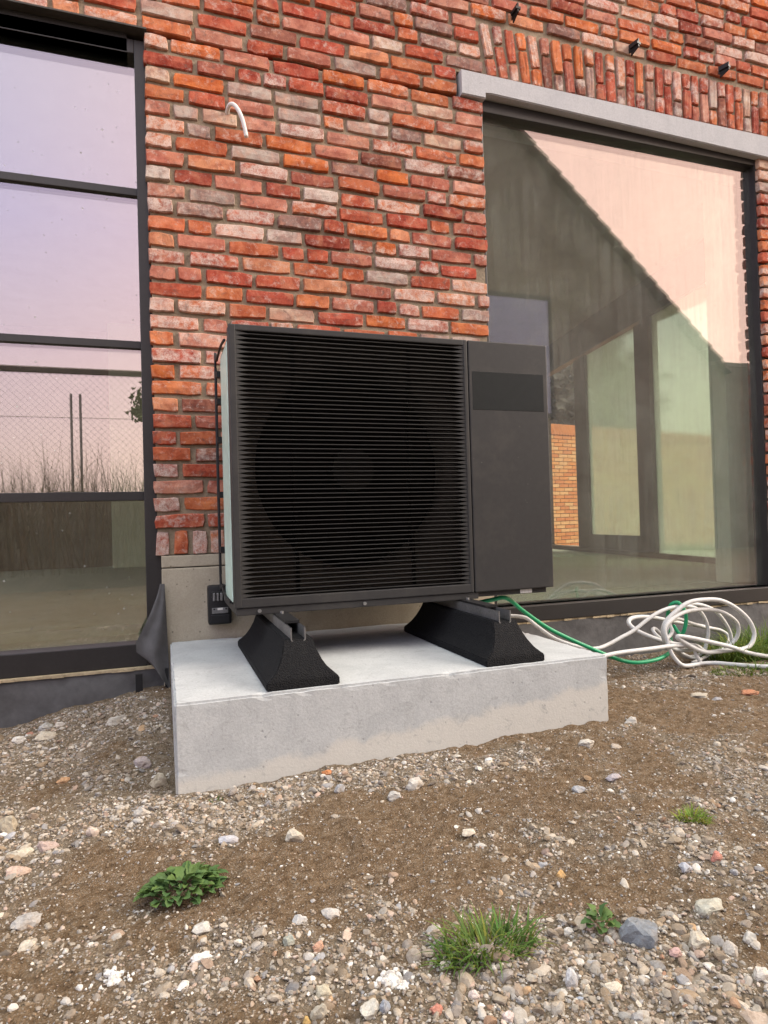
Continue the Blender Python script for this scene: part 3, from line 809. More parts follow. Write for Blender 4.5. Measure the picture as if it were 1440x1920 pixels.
m = MB(); m.box((-2.7, .66, -.9), (-.22, .98, -.27)); m.box((RX0-.03, .66, -.9), (3.9, .98, -.225)); m.build('foundation_wall', MAT['plinth'], house)
# loose flap of membrane hanging beside the plinth
m = MB(); vs = []; fs = []; nu, nv = 10, 18
for j in range(nv+1):
    w = j/nv
    for i in range(nu+1):
        u = i/nu
        xr = -.205+.012*w; xl = -.222-.088*min(1, (w*1.5))**1.3+(.075*max(0, w-.78)/.22)
        x = xl+(xr-xl)*u
        z = .045-.345*w-.055*u*w+(.03*(1-u)*w)
        y = .545-.050*math.sin(u*2.2+.4)*w-.012*math.sin(u*9+w*4)*w
        vs.append((x, y, z))
for j in range(nv):
    for i in range(nu): a = j*(nu+1)+i; fs.append((a, a+nu+1, a+nu+2, a+1))
m.add(vs, fs); m.build('membrane_flap', MAT['dpm'], house, True)
m = MB(); m.box((-.315, .535, -.40), (-.290, .548, -.285)); m.box((-.212, .52, -.42), (-.200, .54, -.27)); m.build('membrane_strip', MAT['black'], house)

# interior, seen through the glass ---------------------------------
FZ = -.155
m = MB(); m.box((-4.2, .98, -.35), (5.2, 5.9, FZ)); m.box((-2.3, .70, -.35), (-.3, .98, FZ-.004)); m.box((RX0, .725, -.35), (RX1+.02, .98, FZ-.004)); m.build('interior_floor', MAT['screed'], house)
m = MB(); m.box((-4.2, .98, 2.45), (5.2, 5.9, 2.6)); m.build('ceiling', MAT['ceil'], house)
m = MB(); m.box((-4.2, 5.7, FZ), (4.5, 5.9, 2.45)); m.build('inner_wall', MAT['block'], house)
m = MB(); m.box((-2.36, 5.35, FZ), (-2.02, 5.698, 2.45)); m.build('wall_pier', MAT['plaster'], house)
m = MB(); m.box((-.72, 5.35, FZ), (-.36, 5.698, 2.45)); m.build('wall_pier', MAT['plaster'], house)
m = MB(); m.box((2.895, .84, FZ), (4.1, .955, 2.45)); m.box((3.92, .956, FZ), (4.06, 1.75, 2.45)); m.build('wall_lining', MAT['plaster'], house)
m = MB(); m.box((-4.4, .70, -.9), (-2.4, .98, 3.6)); m.box((3.9, .56, -.9), (4.4, .84, 3.6)); m.build('facade_wall', MAT['mortar'], house)
m = MB(); m.box((-4.5, .5, 3.6), (5.4, 6.2, 3.75)); m.build('roof', MAT['roof'], house)
# glazed side wall running back from the front
A, B = Vector((3.957, 1.789, 0)), Vector((4.66, 5.55, 0)); D = (B-A).normalized(); N = Vector((D.y, -D.x, 0))
def side(name, s0, s1, z0, z1, th, mat, parent=house, off=0):
    m = MB(); c = A+D*((s0+s1)/2)+N*off; c.z = (z0+z1)/2
    m.obox(c, D, N, (0, 0, 1), ((s1-s0)/2, th/2, (z1-z0)/2)); return m.build(name, mat, parent)
L = (B-A).length
sw = side('side_window', 0, L, FZ, FZ+.045, .10, MAT['frame'])
side('frame_head', 0, L, 2.10, 2.45, .10, MAT['frame'], sw)
side('frame_stile', 1.03, 1.16, FZ+.045, 2.10, .10, MAT['frame'], sw)
side('frame_stile', 3.55, L, FZ+.045, 2.10, .10, MAT['frame'], sw)
side('frame_stile', 0, .05, FZ+.045, 2.10, .10, MAT['frame'], sw)
side('pane', .05, 1.03, FZ+.045, 2.10, .012, MAT['frost'], sw)
gd = side('glazed_door', 1.18, 2.66, FZ+.047, FZ+.20, .06, MAT['frame'])
side('door_stile', 1.18, 1.31, FZ+.20, 2.08, .06, MAT['frame'], gd)
side('door_stile', 2.36, 2.66, FZ+.20, 2.08, .06, MAT['frame'], gd)
side('pane', 1.31, 2.36, FZ+.20, 2.08, .012, MAT['frost'], gd)
side('door_handle', 2.70, 2.73, .62, .98, .02, MAT['black'], gd, .09)
side('handle_arm', 2.60, 2.73, .965, .98, .012, MAT['black'], gd, .085)

# small things fixed to the wall
o = MB()
o.tube([(.074, WY+.03, 1.900), (.075, WY-.008, 1.914), (.082, WY-.030, 1.920), (.096, WY-.048, 1.910), (.113, WY-.058, 1.880), (.128, WY-.060, 1.838), (.139, WY-.058, 1.785)], .0082, 10)
tag(o.build('cable_conduit', MAT['conduit'], None, True), 'short grey white conduit stub curving out of the brick wall', 'conduit')
for (x, z, r_, l_) in ((1.392, 2.605, 0, 'leftmost of the three black brackets above the upright brick course'), (2.061, 2.588, .2, 'middle of the three black brackets above the upright brick course'), (2.634, 2.592, .35, 'rightmost of the three black brackets above the upright brick course')):
    m = MB()
    m.box((-.004, -.075, -.03), (.004, .03, .03)); m.box((-.016, -.078, -.012), (.016, -.0, .004)); m.add([(-.004, -.075, -.03), (.004, -.075, -.03), (.004, .0, -.06), (-.004, .0, -.06), (0, 0, -.03)], [(0, 1, 2, 3), (0, 3, 4), (1, 4, 2)])
    o = m.build('metal_bracket', MAT['black'], None, False, (x, WY, z)); o.rotation_euler = (0, 0, r_); o.scale = (.8, .62, .68)
    tag(o, l_, 'bracket', 'black brackets in the brickwork')
# key safe on the plinth
ks = empty('key_safe', 'black push button key safe fixed to the concrete plinth', 'key safe')
ks.location = (-.006, WY-.002, -.045)
m = MB(); m.bbox((-.044, -.048, -.075), (.044, .006, .075), .010); o = m.build('body', MAT['black'], ks); shade_auto(o)
m = MB(); m.bbox((-.031, -.0505, .028), (.031, -.046, .052), .002); m.build('dial_window', MAT['gloss'], ks)
for i in range(4):
    m = MB(); m.bbox((-.026+i*.0138, -.056, .016), (-.0165+i*.0138, -.047, .047), .003); m.build('dial', MAT['alu'], ks)
m = MB(); m.bbox((-.030, -.0515, -.032), (.030, -.047, -.010), .0015); o = m.build('plate', MAT['alu'], ks)
for sx in (-.022, .022):
    m = MB(); m.bar((sx, -.0535, -.015), (sx, -.050, -.015), .0035, 8); m.build('plate_hole', MAT['black'], ks)
m = MB(); m.bbox((-.010, -.0528, -.019), (.010, -.050, -.011), .001); m.build('plate_mark', MAT['white'], ks)
m = MB(); m.bbox((-.036, -.052, -.070), (.036, -.046, -.036), .004); m.build('lid_grip', MAT['black'], ks)

# ------------------------------------------------------------------ concrete slab, feet
bm = bmesh.new(); bmesh.ops.create_cube(bm, size=1)
a, b = (-.190, -.352, -.75), (1.098, .556, -.180)
for v_ in bm.verts: v_.co = Vector([(a[i]+b[i])/2+v_.co[i]*(b[i]-a[i]) for i in range(3)])
bmesh.ops.bevel(bm, geom=list(bm.edges), offset=.006, segments=2, affect='EDGES')
bmesh.ops.subdivide_edges(bm, edges=[e for e in bm.edges if e.calc_length() > .3], cuts=47, use_grid_fill=True)
for v_ in bm.verts:
    p_ = v_.co; ed = sum(min(abs(p_[i]-a[i]), abs(p_[i]-b[i])) < .008 for i in range(3))
    n1_ = mnoise.fractal(p_*9, 1, 2, 4); k_ = mnoise.fractal(p_*28+Vector((5, 0, 0)), 1, 2, 3)
    if ed >= 2:
        chip = .0015*n1_-.007*max(0, k_-.22)
        mid = Vector(((a[0]+b[0])/2, (a[1]+b[1])/2, (a[2]+b[2])/2))
        for i in range(3):
            if min(abs(p_[i]-a[i]), abs(p_[i]-b[i])) < .008: p_[i] += chip*(1 if p_[i] > mid[i] else -1)
sm = bpy.data.meshes.new('concrete_slab'); bm.to_mesh(sm); bm.free(); sm.materials.append(MAT['slab'])
o = bpy.data.objects.new('concrete_slab', sm); col.objects.link(o)
tag(o, 'pale grey cast concrete slab that carries the black unit', 'concrete slab')

ZS = -.180
def foot(name_lab, x0, back):
    t_ = empty('rubber_foot', name_lab, 'support foot', 'rubber feet under the unit')
    t_.location = (x0+.099, .008, ZS)
    half = [(.099, 0), (.099, .022), (.089, .028), (.072, .044), (.058, .066), (.047, .092), (.040, .122)]
    L0 = .345
    ring = [(-x, z) for x, z in half]+[(x, z) for x, z in half[::-1]]
    secs = []
    for y, k in ((-L0, 0), (-L0+.006, 1), (L0-.006, 1), (L0, 0)): secs.append((y, k))
    m = MB(); n = len(ring); vs = []
    def ycut(z):      # ends lean inwards towards the top
        return max(0, z-.024)*.66
    for sgn in (-1, 1):
        for x, z in ring: vs.append((x, sgn*(L0-ycut(z)), z))
    fs = [(k, k+1, n+k+1, n+k) for k in range(n-1)]+[(n-1, 0, n, 2*n-1)]
    m.add(vs, fs)
    for sgn, o0 in ((-1, 0), (1, n)):      # end caps as strips
        q = [(o0+k, o0+n-1-k, o0+n-2-k, o0+k+1) for k in range(n//2-1)]
        m.f += [f[::-1] if sgn < 0 else f for f in q]
    b_ = m.build('rubber_block', MAT['rubber'], t_); 
    me = b_.data; bm2 = bmesh.new(); bm2.from_mesh(me); bmesh.ops.recalc_face_normals(bm2, faces=bm2.faces)
    bmesh.ops.bevel(bm2, geom=[e for e in bm2.edges if e.calc_face_angle(0) > .5], offset=.003, segments=2, affect='EDGES')
    bm2.to_mesh(me); bm2.free(); shade_auto(b_, 35)
    # galvanised channel let into the top
    m = MB(); y0, y1 = -.285, .26
    prof = [(-.021, .152), (-.021, .118), (-.016, .112), (-.006, .108), (-.006, .099), (.006, .099), (.006, .108), (.016, .112), (.021, .118), (.021, .152)]
    inn = [(-.0175, .152), (-.0175, .119), (-.014, .1155), (-.003, .1115), (-.003, .1022), (.003, .1022), (.003, .1115), (.014, .1155), (.0175, .119), (.0175, .152)]
    vs = [(x, y, z) for y in (y0, y1) for x, z in prof+inn]; k = len(prof); fs = []
    for i in range(k-1):
        fs.append((i, i+1, 2*k+i+1, 2*k+i)); fs.append((k+i+1, k+i, 3*k+i, 3*k+i+1))
        fs.append((i+1, i, k+i, k+i+1)); fs.append((2*k+i, 2*k+i+1, 3*k+i+1, 3*k+i))
    m.add(vs, fs); m.build('rail', MAT['alu'], t_)
    m = MB(); m.bar((0, -.03, .112), (0, -.03, .166), .006, 8); m.bar((0, -.03, .118), (0, -.03, .126), .012, 6); m.build('bolt', MAT['alu'], t_)
    m = MB(); m.box((-.0208, -.20, .1525), (.0208, -.02, .1595)); m.build('bracket', MAT['black'], t_)
    return t_
foot('black rubber foot under the louvred left half of the unit', .041, .35)
foot('black rubber foot under the plain panelled right end of the unit', .684, .32)

# ------------------------------------------------------------------ heat pump
hp = empty('heat_pump', 'black outdoor heat pump with horizontal louvres standing on two rubber feet', 'heat pump')
W, H, DEP = 1.144, .888, .42
m = MB()                                                            # shell, open where the louvres are
gx0, gx1, gz0, gz1 = .022, .806, .030, .868
m.box((.003, .050, .0), (.012, .074, H)); m.box((.014, .074, .0), (.024, .22, H)); m.box((W-.012, .030, 0), (W, DEP, H))
m.box((.012, .030, H-.012), (W-.012, DEP, H)); m.box((.012, .030, 0), (W-.012, DEP, .012))
m.box((.060, DEP-.012, .012), (W-.012, DEP, H-.012)); m.box((.060, .22, .012), (.072, DEP-.012, H-.012))
m.box((.812, .030, .012), (.824, DEP-.012, H-.012))
m.build('housing', MAT['casing'], hp)
m = MB()
m.bbox((0, 0, 0), (gx0, .06, H), .004); m.bbox((gx1, .0, 0), (.8205, .06, H), .003)
m.bbox((gx0-.002, .0005, gz1), (gx1+.002, .06, H), .003); m.bbox((gx0-.002, .0005, 0), (gx1+.002, .06, gz0), .003)
m.build('grille_frame', MAT['casing'], hp)
NS = 58; sp = (gz1-gz0)/NS
def slat_mesh():
    m = MB(); Ls = gx1-gx0; n = 34; vs = []; fs = []
    us = [0, .004, .008, .012, .016, .020, .025, .030, .036, .042, .05]
    xs_ = us+[.05+(Ls-.1)*k/8 for k in range(1, 8)]+[Ls-u for u in us[::-1]]
    for x in xs_:
        e = min(x, Ls-x)
        k = max(0, 1-e/.044)**1.5                        # blade thickens into the frame at both ends
        t0 = .0011+(sp*.5-.0011)*k
        rec = .0035*(1-k)
        vs += [(x, .003+rec, -t0), (x, .003+rec, t0), (x, .040, .0012+(t0-.0012)*.6), (x, .040, -.0012-(t0-.0012)*.6)]
    for i in range(len(xs_)-1):
        a, b = i*4, i*4+4
        for j in range(4): fs.append((a+j, b+j, b+(j+1) % 4, a+(j+1) % 4))
    fs += [(0, 1, 2, 3), tuple(len(vs)-4+q for q in (3, 2, 1, 0))]
    m.add(vs, fs); return m.mesh('slat', MAT['slat'])
sme = slat_mesh()
for i in range(NS):
    o = bpy.data.objects.new('slat', sme); col.objects.link(o); o.parent = hp; o.location = (gx0, 0, gz0+sp*(i+.5))
# shroud plate with round opening, fan and struts behind the louvres
fcx, fcz, fr_ = .425, .440, .345
m = MB(); n = 64; vs = []; fs = []
for k in range(n):
    a = 2*math.pi*k/n; ca, sa = math.cos(a), math.sin(a)
    tx = (.785/2)/max(abs(ca), 1e-6); tz = (.85/2)/max(abs(sa), 1e-6); q = min(tx, tz)
    vs += [(fcx+ca*fr_, .066, fcz+sa*fr_), (fcx-.005+ca*q, .066, fcz+.005+sa*q), (fcx+ca*fr_*.97, .17, fcz+sa*fr_*.97)]
for k in range(n):
    a, b = 3*k, 3*((k+1) % n); fs += [(a, b, b+1, a+1), (a, a+2, b+2, b)]
m.add(vs, fs); m.build('fan_shroud', MAT['shroud'], hp, True)
fan = MB(); fan.bar((fcx, .11, fcz), (fcx, .19, fcz), .075, 20)
fan = fan.build('fan_hub', MAT['black'], hp)
for k in range(5):
    m = MB(); vs = []; fs = []; a0 = 2*math.pi*k/5+.3
    for i in range(7):
        r = .075+.245*i/6
        for j in range(6):
            a = a0+(.75+.12*i/6)*(j/5-.5)+.25*i/6
            vs.append((fcx+r*math.cos(a), .155-.05*(j/5-.5), fcz+r*math.sin(a)))
    for i in range(6):
        for j in range(5): q = i*6+j; fs.append((q, q+1, q+7, q+6))
    m.add(vs, fs); m.build('fan_blade', MAT['cavity'], fan, True)
for x in (.205, .615):
    m = MB(); m.box((x, .062, gz0), (x+.012, .086, gz1)); m.build('strut', MAT['cavity'], hp)
m = MB(); m.box((.02, .21, .015), (.81, .214, .87)); m.build('coil_backing', MAT['cavity'], hp)
# plain right hand service panel, badge recess
m = MB(); m.bbox((.8245, 0, 0), (W, .055, H), .004)
m.build('service_panel', MAT['casing'], hp)
m = MB(); m.bbox((.838, -.0008, .643), (1.127, .004, .779), .0006); m.build('badge_plate', MAT['gloss'], hp)
# base with screws, sticker
m = MB(); m.bbox((.004, .006, -.024), (.84, DEP, -.0005), .003); m.bbox((.84, .016, -.019), (W-.022, DEP, -.0005), .002)
bs = m.build('base_plate', MAT['casing'], hp)
for x in (.075, .42):
    m = MB(); m.bar((x, .002, -.012), (x, .008, -.012), .006, 10); m.build('screw', MAT['alu'], bs)
stk = NT('sticker_print'); v = stk.coord('Object', (1, 1, 1))
w_ = stk.add('ShaderNodeTexNoise'); w_.noise_dimensions = '1D'
sx_ = stk.add('ShaderNodeSeparateXYZ'); stk.l.new(v, sx_.inputs[0]); stk.l.new(stk.math('MULTIPLY', sx_.outputs['X'], 420), w_.inputs['W'])
stk.bsdf(stk.ramp(w_.outputs['Fac'], [(.56, (.62, .60, .57)), (.60, (.18, .18, .18))]), .6)
m = MB(); m.box((1.012, .0135, -.0165), (1.060, .0155, -.003)); m.build('sticker', stk.m, hp)
# left side: film covered side plate and black coil guard standing off behind it
m = MB(); m.bbox((.000, .076, .012), (.009, .312, .852), .002); m.build('side_film', MAT['mint'], hp)
m = MB()
m.tube([(-.004, .10, .862), (-.006, .22, .872), (-.008, .36, .858), (-.010, .405, .835), (-.010, .405, .09), (-.008, .36, .045), (-.006, .24, .012), (.0, .14, .006)], .0045, 8, 3)
m.box((-.011, .397, .08), (-.005, .416, .84))
for z in (.16, .36, .56, .70, .80): m.box((-.010, .365, z), (.012, .391, z+.022))
m.build('coil_guard', MAT['black'], hp)

# ------------------------------------------------------------------ hoses
HG = [(1.004,.100,-.043),(1.104,.150,-.105),(1.228,.180,-.183),(1.340,.180,-.241),(1.428,.170,-.283),(1.494,.160,-.314),(1.572,.150,-.343),(1.640,.140,-.352),(1.742,.150,-.348),(1.847,.200,-.336),(1.916,.270,-.305),(1.928,.300,-.252),(1.930,.300,-.202),(1.929,.280,-.154),(1.949,.260,-.140),(1.962,.240,-.163),(1.967,.230,-.202),(1.957,.230,-.251),(1.952,.250,-.282),(1.961,.300,-.249)]
H1 = [(1.12,.50,-.165),(1.200,.47,-.170),(1.270,.420,-.177),(1.300,.380,-.209),(1.338,.300,-.254),(1.419,.250,-.288),(1.499,.240,-.300),(1.572,.250,-.289),(1.633,.252,-.268),(1.702,.254,-.244),(1.792,.257,-.197),(1.864,.259,-.170),(1.935,.261,-.159),(2.008,.263,-.161),(2.073,.265,-.183),(2.113,.267,-.234),(2.128,.270,-.287),(2.117,.272,-.338),(2.095,.274,-.379),(2.010,.276,-.392),(1.943,.278,-.352),(1.905,.280,-.304),(1.910,.283,-.255),(1.949,.285,-.207),(2.024,.287,-.162),(2.091,.289,-.161),(2.166,.291,-.184),(2.218,.293,-.217),(2.271,.296,-.280),(2.293,.298,-.335),(2.290,.300,-.373)]
H2 = [(2.354,.420,-.323),(2.209,.398,-.284),(2.040,.376,-.250),(1.913,.355,-.219),(1.810,.333,-.203),(1.737,.311,-.203),(1.708,.289,-.217),(1.713,.267,-.236),(1.746,.245,-.260),(1.826,.224,-.294),(1.887,.202,-.311),(1.921,.180,-.316),(1.960,.200,-.339),(1.867,.196,-.330),(1.812,.193,-.287),(1.805,.189,-.227),(1.837,.185,-.186),(1.930,.182,-.133),(2.031,.178,-.124),(2.119,.175,-.136),(2.200,.171,-.178),(2.259,.167,-.232),(2.282,.164,-.289),(2.261,.160,-.332),(2.212,.156,-.350),(2.100,.153,-.349),(1.992,.149,-.344),(1.914,.145,-.315),(1.832,.142,-.265),(1.882,.138,-.269),(1.986,.135,-.295),(2.113,.131,-.330),(2.215,.127,-.366),(2.356,.10,-.392),(2.5,.02,-.385),(2.8,-.1,-.385)]
H3 = [(1.461,.120,-.302),(1.550,.128,-.299),(1.682,.136,-.300),(1.780,.144,-.300),(1.867,.152,-.304),(1.949,.160,-.315),(2.100,.250,-.373),(2.179,.241,-.367),(2.245,.232,-.326),(2.256,.223,-.279),(2.230,.214,-.236),(2.149,.205,-.192),(2.048,.196,-.170),(1.934,.187,-.169),(1.850,.178,-.191),(1.793,.169,-.228),(1.796,.161,-.280),(1.803,.152,-.322),(1.822,.143,-.359),(1.853,.134,-.385),(1.930,.150,-.392),(1.967,.148,-.390),(2.017,.12,-.388),(2.049,.042,-.383),(2.108,-.050,-.377),(2.3,-.12,-.376),(2.7,-.2,-.376)]
def hose(name, pts, r, mat, lab):
    m = MB(); m.tube(pts, r, 12, 6); tag(m.build(name, mat, None, True), lab, 'hose', 'hoses beside the slab')
hose('green_hose', [(.86,.12,-.06),(.94,.10,-.045)]+HG, .0080, MAT['green'], 'green hose running from the unit into the white tangle')
hose('white_hose', H1, .0082, MAT['hose'], 'white hose that rises from the slab edge into the upper loops of the tangle')
hose('white_hose', H2, .0094, MAT['hose'], 'thick white hose with the widest loop, ending to the right across the others')
H4 = [(2.6,.33,-.405),(2.40,.31,-.40),(2.270,.300,-.394),(2.196,.280,-.401),(2.087,.260,-.402),(1.990,.240,-.383),(1.922,.240,-.346),(1.900,.260,-.306),(1.878,.280,-.282),(1.841,.280,-.251),(1.819,.270,-.254),(1.824,.250,-.276),(1.855,.240,-.293),(1.916,.260,-.268),(1.940,.300,-.237),(2.012,.330,-.227),(2.100,.340,-.255),(2.184,.350,-.281),(2.292,.360,-.306),(2.323,.340,-.338),(2.256,.300,-.367),(2.149,.270,-.386),(2.019,.220,-.396),(1.964,.200,-.398),(1.966,.160,-.387),(1.947,.160,-.353),(1.948,.170,-.328)]
hose('white_hose', H4, .0078, MAT['hose'], 'thinnest white hose, coiled in small loops in the middle of the tangle')
hose('white_hose', [(1.16,.10,-.33),(1.30,.11,-.318)]+H3, .0086, MAT['hose'], 'white hose lying lowest, running flat along the ground out to the right')

# ------------------------------------------------------------------ plants
def blade(m, base, ang, length, width, lean, curl, shade, n=4):
    d = Vector((math.cos(ang), math.sin(ang), 0)); sd_ = Vector((-math.sin(ang), math.cos(ang), 0)); vs = []; fs = []
    p = Vector(base); th = lean
    for i in range(n+1):
        w = width*(1-(i/n)**1.7)+.0002
        vs += [p-sd_*w/2, p+sd_*w/2]
        p = p+(d*math.sin(th)+Vector((0, 0, 1))*math.cos(th))*(length/n); th = min(th+curl/n, 2.0)
    for i in range(n): fs.append((2*i, 2*i+1, 2*i+3, 2*i+2))
    m.add(vs, fs, (shade*rng.uniform(.9, 1.25), shade, shade*rng.uniform(.7, 1)))
def tuft(x, y, rx, ry, nblade, hmin, hmax, lab, wid=.003, dry=.12, group='grass tufts on the bare earth'):
    m = MB()
    for i in range(nblade):
        a = rng.uniform(0, 6.283); q = math.sqrt(rng.random()); bx, by = x+rx*q*math.cos(a), y+ry*q*math.sin(a)
        ang = math.atan2(by-y, bx-x)+rng.gauss(0, .9)
        sh = rng.uniform(.55, 1.25)
        blade(m, (bx, by, float(gz(bx, by))-.002), ang, rng.uniform(hmin, hmax)*(1-.35*q), wid*rng.uniform(.7, 1.3), rng.uniform(.2, .95), rng.uniform(.6, 1.9), sh)
        if rng.random() < dry: m.c[-4:] = [(1.9, 1.15, .8)]*4
    return tag(m.build('grass_tuft', MAT['grass'], None), lab, 'grass', group)
tuft(.245, -1.150, .080, .042, 300, .030, .085, 'largest grass tuft, in the foreground right of the white lime clump')
tuft(.835, -.955, .034, .026, 130, .02, .045, 'small grass tuft alone on the gravel at the right', .0028)
tuft(-.099, -.413, .018, .010, 45, .008, .02, 'tiny green sprout at the foot of the slab', .002, .05)
tuft(2.26, .24, .17, .10, 700, .09, .21, 'lush green grass growing behind the hose tangle', .0045, .05)
tuft(2.56, .36, .22, .14, 800, .10, .24, 'green grass at the right edge beside the hoses', .0045, .05)
tuft(2.05, -.03, .20, .10, 420, .02, .055, 'low grass in front of the hose tangle', .004, .06)
tuft(2.28, -.10, .12, .10, 180, .02, .05, 'low grass under the flat white hose at the right edge', .004, .06)
def leafm(l, w, seed):
    g = random.Random(seed); m = MB(); n = 6; vs = []; fs = []
    for i in range(n+1):
        u = i/n; hw = w*math.sin(math.pi*min(1, u*.92+.06))**.8*(1+.18*(1 if i % 2 else -1)*(0 < i < n))
        zc = l*.16*math.sin(u*2.6)
        vs += [(l*u, -hw, zc+hw*.35+g.uniform(-.001, .001)), (l*u, 0, zc), (l*u, hw, zc+hw*.35+g.uniform(-.001, .001))]
    for i in range(n):
        a = 3*i; fs += [(a, a+3, a+4, a+1), (a+1, a+4, a+5, a+2)]
    m.add(vs, fs, (1, 1, 1)); return m.mesh('leaf', MAT['weedleaf'], True)
def weed(x, y, rad, nleaf, lab, llen, seed, sq=.7):
    w = empty('weed', lab, 'weed', 'leafy weeds in the earth'); w.location = (x, y, float(gz(x, y)))
    g = random.Random(seed); ms = [leafm(llen*g.uniform(.6, 1.35), llen*g.uniform(.26, .4), seed*10+k) for k in range(6)]
    for i in range(nleaf):
        q = (i+.5)/nleaf; a = i*2.39996+g.uniform(-.3, .3); r = rad*.72*math.sqrt(q)
        o = bpy.data.objects.new('leaf', ms[i % 6]); col.objects.link(o); o.parent = w
        o.location = (r*math.cos(a), r*sq*math.sin(a), .014*(1-q)+.005+g.uniform(0, .005))
        o.rotation_euler = (g.gauss(0, .35), -.42*(1-q)+g.uniform(-.2, .22), a+g.uniform(-.9, .9))
weed(-.185, -.800, .082, 125, 'spreading leafy weed in the left foreground', .024, 5)
weed(.432, -1.175, .022, 22, 'small leafy weed pressed against the big dark rock', .019, 6)

# ------------------------------------------------------------------ beyond the room: garden wall and lawn
V_ = Vector
gw = empty('garden_wall', 'orange brick garden wall seen through the house behind the sliding door', 'garden wall')
c0 = V_((6.6, 7.9, 0)); u = V_((math.cos(R(12)), math.sin(R(12)), 0)); nn = V_((-u.y, u.x, 0))
t = NT('garden_brick'); v = t.coord('Object')
vv = t.add('ShaderNodeVertexColor', layer_name='Col')
n_ = t.noise(v, 30, 4); t.bsdf(t.mix(t.ramp(n_, [(.4, 0), (.7, .35)]), vv.outputs['Color'], (.62, .40, .22)), .9)
m = MB()
for r_ in range(32):
    z = -.43+r_*.0667
    for k in range(-14, 29):
        x = k*.222+(.111 if r_ % 2 else 0); cc = rng.choice([(.72,.27,.08),(.76,.34,.12),(.66,.22,.07),(.80,.44,.20)])
        p_ = c0+u*x; m.obox((p_.x, p_.y, z+.033), u, nn, (0, 0, 1), (.105, .05, .0275), cc)
o = m.build('bricks', t.m, gw); o['kind'] = 'stuff'
m = MB()
for k in range(-45, 91):
    p_ = c0+u*(k*.07); m.obox((p_.x, p_.y, -.43+32*.0667+.10), (u*.9+V_((0, 0, .5))).normalized(), nn, (V_((0, 0, .9))-u*.45).normalized(), (.030, .06, .10), rng.choice([(.62,.20,.06),(.56,.17,.05)]))
o = m.build('coping_bricks', t.m, gw); o['kind'] = 'stuff'
m = MB(); m.obox((c0.x+u.x*1.6+nn.x*.03, c0.y+u.y*1.6+nn.y*.03, .61), u, nn, (0, 0, 1), (4.7, .05, 1.05)); m.build('wall_core', MAT['mortar'], gw)
m = MB()
for i in range(2600):
    a = rng.uniform(4.4, 9.5); b = rng.uniform(1.5, 8.3)
    blade(m, (a, b, -.44), rng.uniform(0, 6.28), rng.uniform(.08, .2), .03, .3, .8, rng.uniform(.9, 1.5), 2)
tag(m.build('lawn', MAT['grass'], None), 'green lawn glimpsed through the far side window', 'lawn', None, 'stuff')

# ------------------------------------------------------------------ what the panes mirror: fence, weeds, neighbour's house
fe = empty('chain_link_fence', 'chain link fence with a dark top rail mirrored in the left window', 'fence')
FY = -4.0; fx0, fx1, fz0, fz1 = -3.4, 1.6, -.42, 1.905
m = MB(); m.box((fx0, FY-.028, fz1-.028), (fx1, FY+.028, fz1+.028)); m.build('top_rail', MAT['post'], fe)
for x in (fx0, -1.05+2.6, fx1): 
    m = MB(); m.bar((x, FY, fz0-.3), (x, FY, fz1), .03, 8); m.build('post', MAT['post'], fe)
m = MB(); hgt = fz1-fz0; s_ = .068
k = fx0-hgt
while k < fx1+hgt:
    for sg in (1, -1):
        p0, p1 = V_((k, FY+.004*sg, fz0)), V_((k+sg*hgt, FY+.004*sg, fz1))
        # clip in x
        pts2 = []
        for p_ in (p0, p1):
            pts2.append(p_)
        lo, hi = 0.0, 1.0; dx = p1.x-p0.x
        ta, tb = sorted(((fx0-p0.x)/dx, (fx1-p0.x)/dx)); lo, hi = max(lo, ta), min(hi, tb)
        if hi > lo: m.bar(p0.lerp(p1, lo), p0.lerp(p1, hi), .0012, 4)
    k += s_
o = m.build('wire_mesh', MAT['wire'], fe); o['kind'] = 'stuff'
m = MB(); m.bar((fx0, FY, 1.42), (fx1, FY, 1.42), .003, 5); m.build('tension_wire', MAT['wire'], fe)
for x, lab in ((-1.51, 'left of two thin poles mirrored in the left window'), (-1.38, 'right of two thin poles mirrored in the left window')):
    m = MB(); m.bar((x, -7.6, -.5), (x, -7.6, 2.36), .019, 8); tag(m.build('pole', MAT['polegrey'], None), lab, 'pole', 'poles beyond the fence')
m = MB()
for i in range(4200):
    x = rng.uniform(-6, 1.5); y = rng.uniform(-6.9, -4.7)
    hgt = max(.15, rng.gauss(.78, .2)+.25*mnoise.noise(V_((x*1.1, 3, 0))))*1.35
    blade(m, (x, y, .05 if y < -5.2 else -.25), rng.uniform(0, 6.28), hgt, .009, rng.uniform(0, .5), rng.uniform(0, 1.1), rng.uniform(.6, 1.2), 3)
tag(m.build('weeds', MAT['dry'], None), 'tall dry weeds behind the fence, mirrored in the left window', 'weeds', None, 'stuff')
m = MB(); n = 40; vs = []; fs = []
for i in range(n+1):
    x = -8+i*.25
    for j in range(9):
        y = -4.5-.5*j; z = -.5+1.38*math.sin(min(1, j/5)*1.57)*(.85+.3*mnoise.noise(V_((x*.7, j*.4, 2))))
        vs.append((x, y, z))
for i in range(n):
    for j in range(8): a = i*9+j; fs.append((a, a+1, a+10, a+9))
m.add(vs, fs, (1, 1, 1)); MAT['bank'] = simple('bank_soil', (.115, .10, .075), .95, 0, .1, 5, .45)
tag(m.build('earth_bank', MAT['bank'], None, True), 'dark earth bank behind the fence', 'bank', None, 'structure')
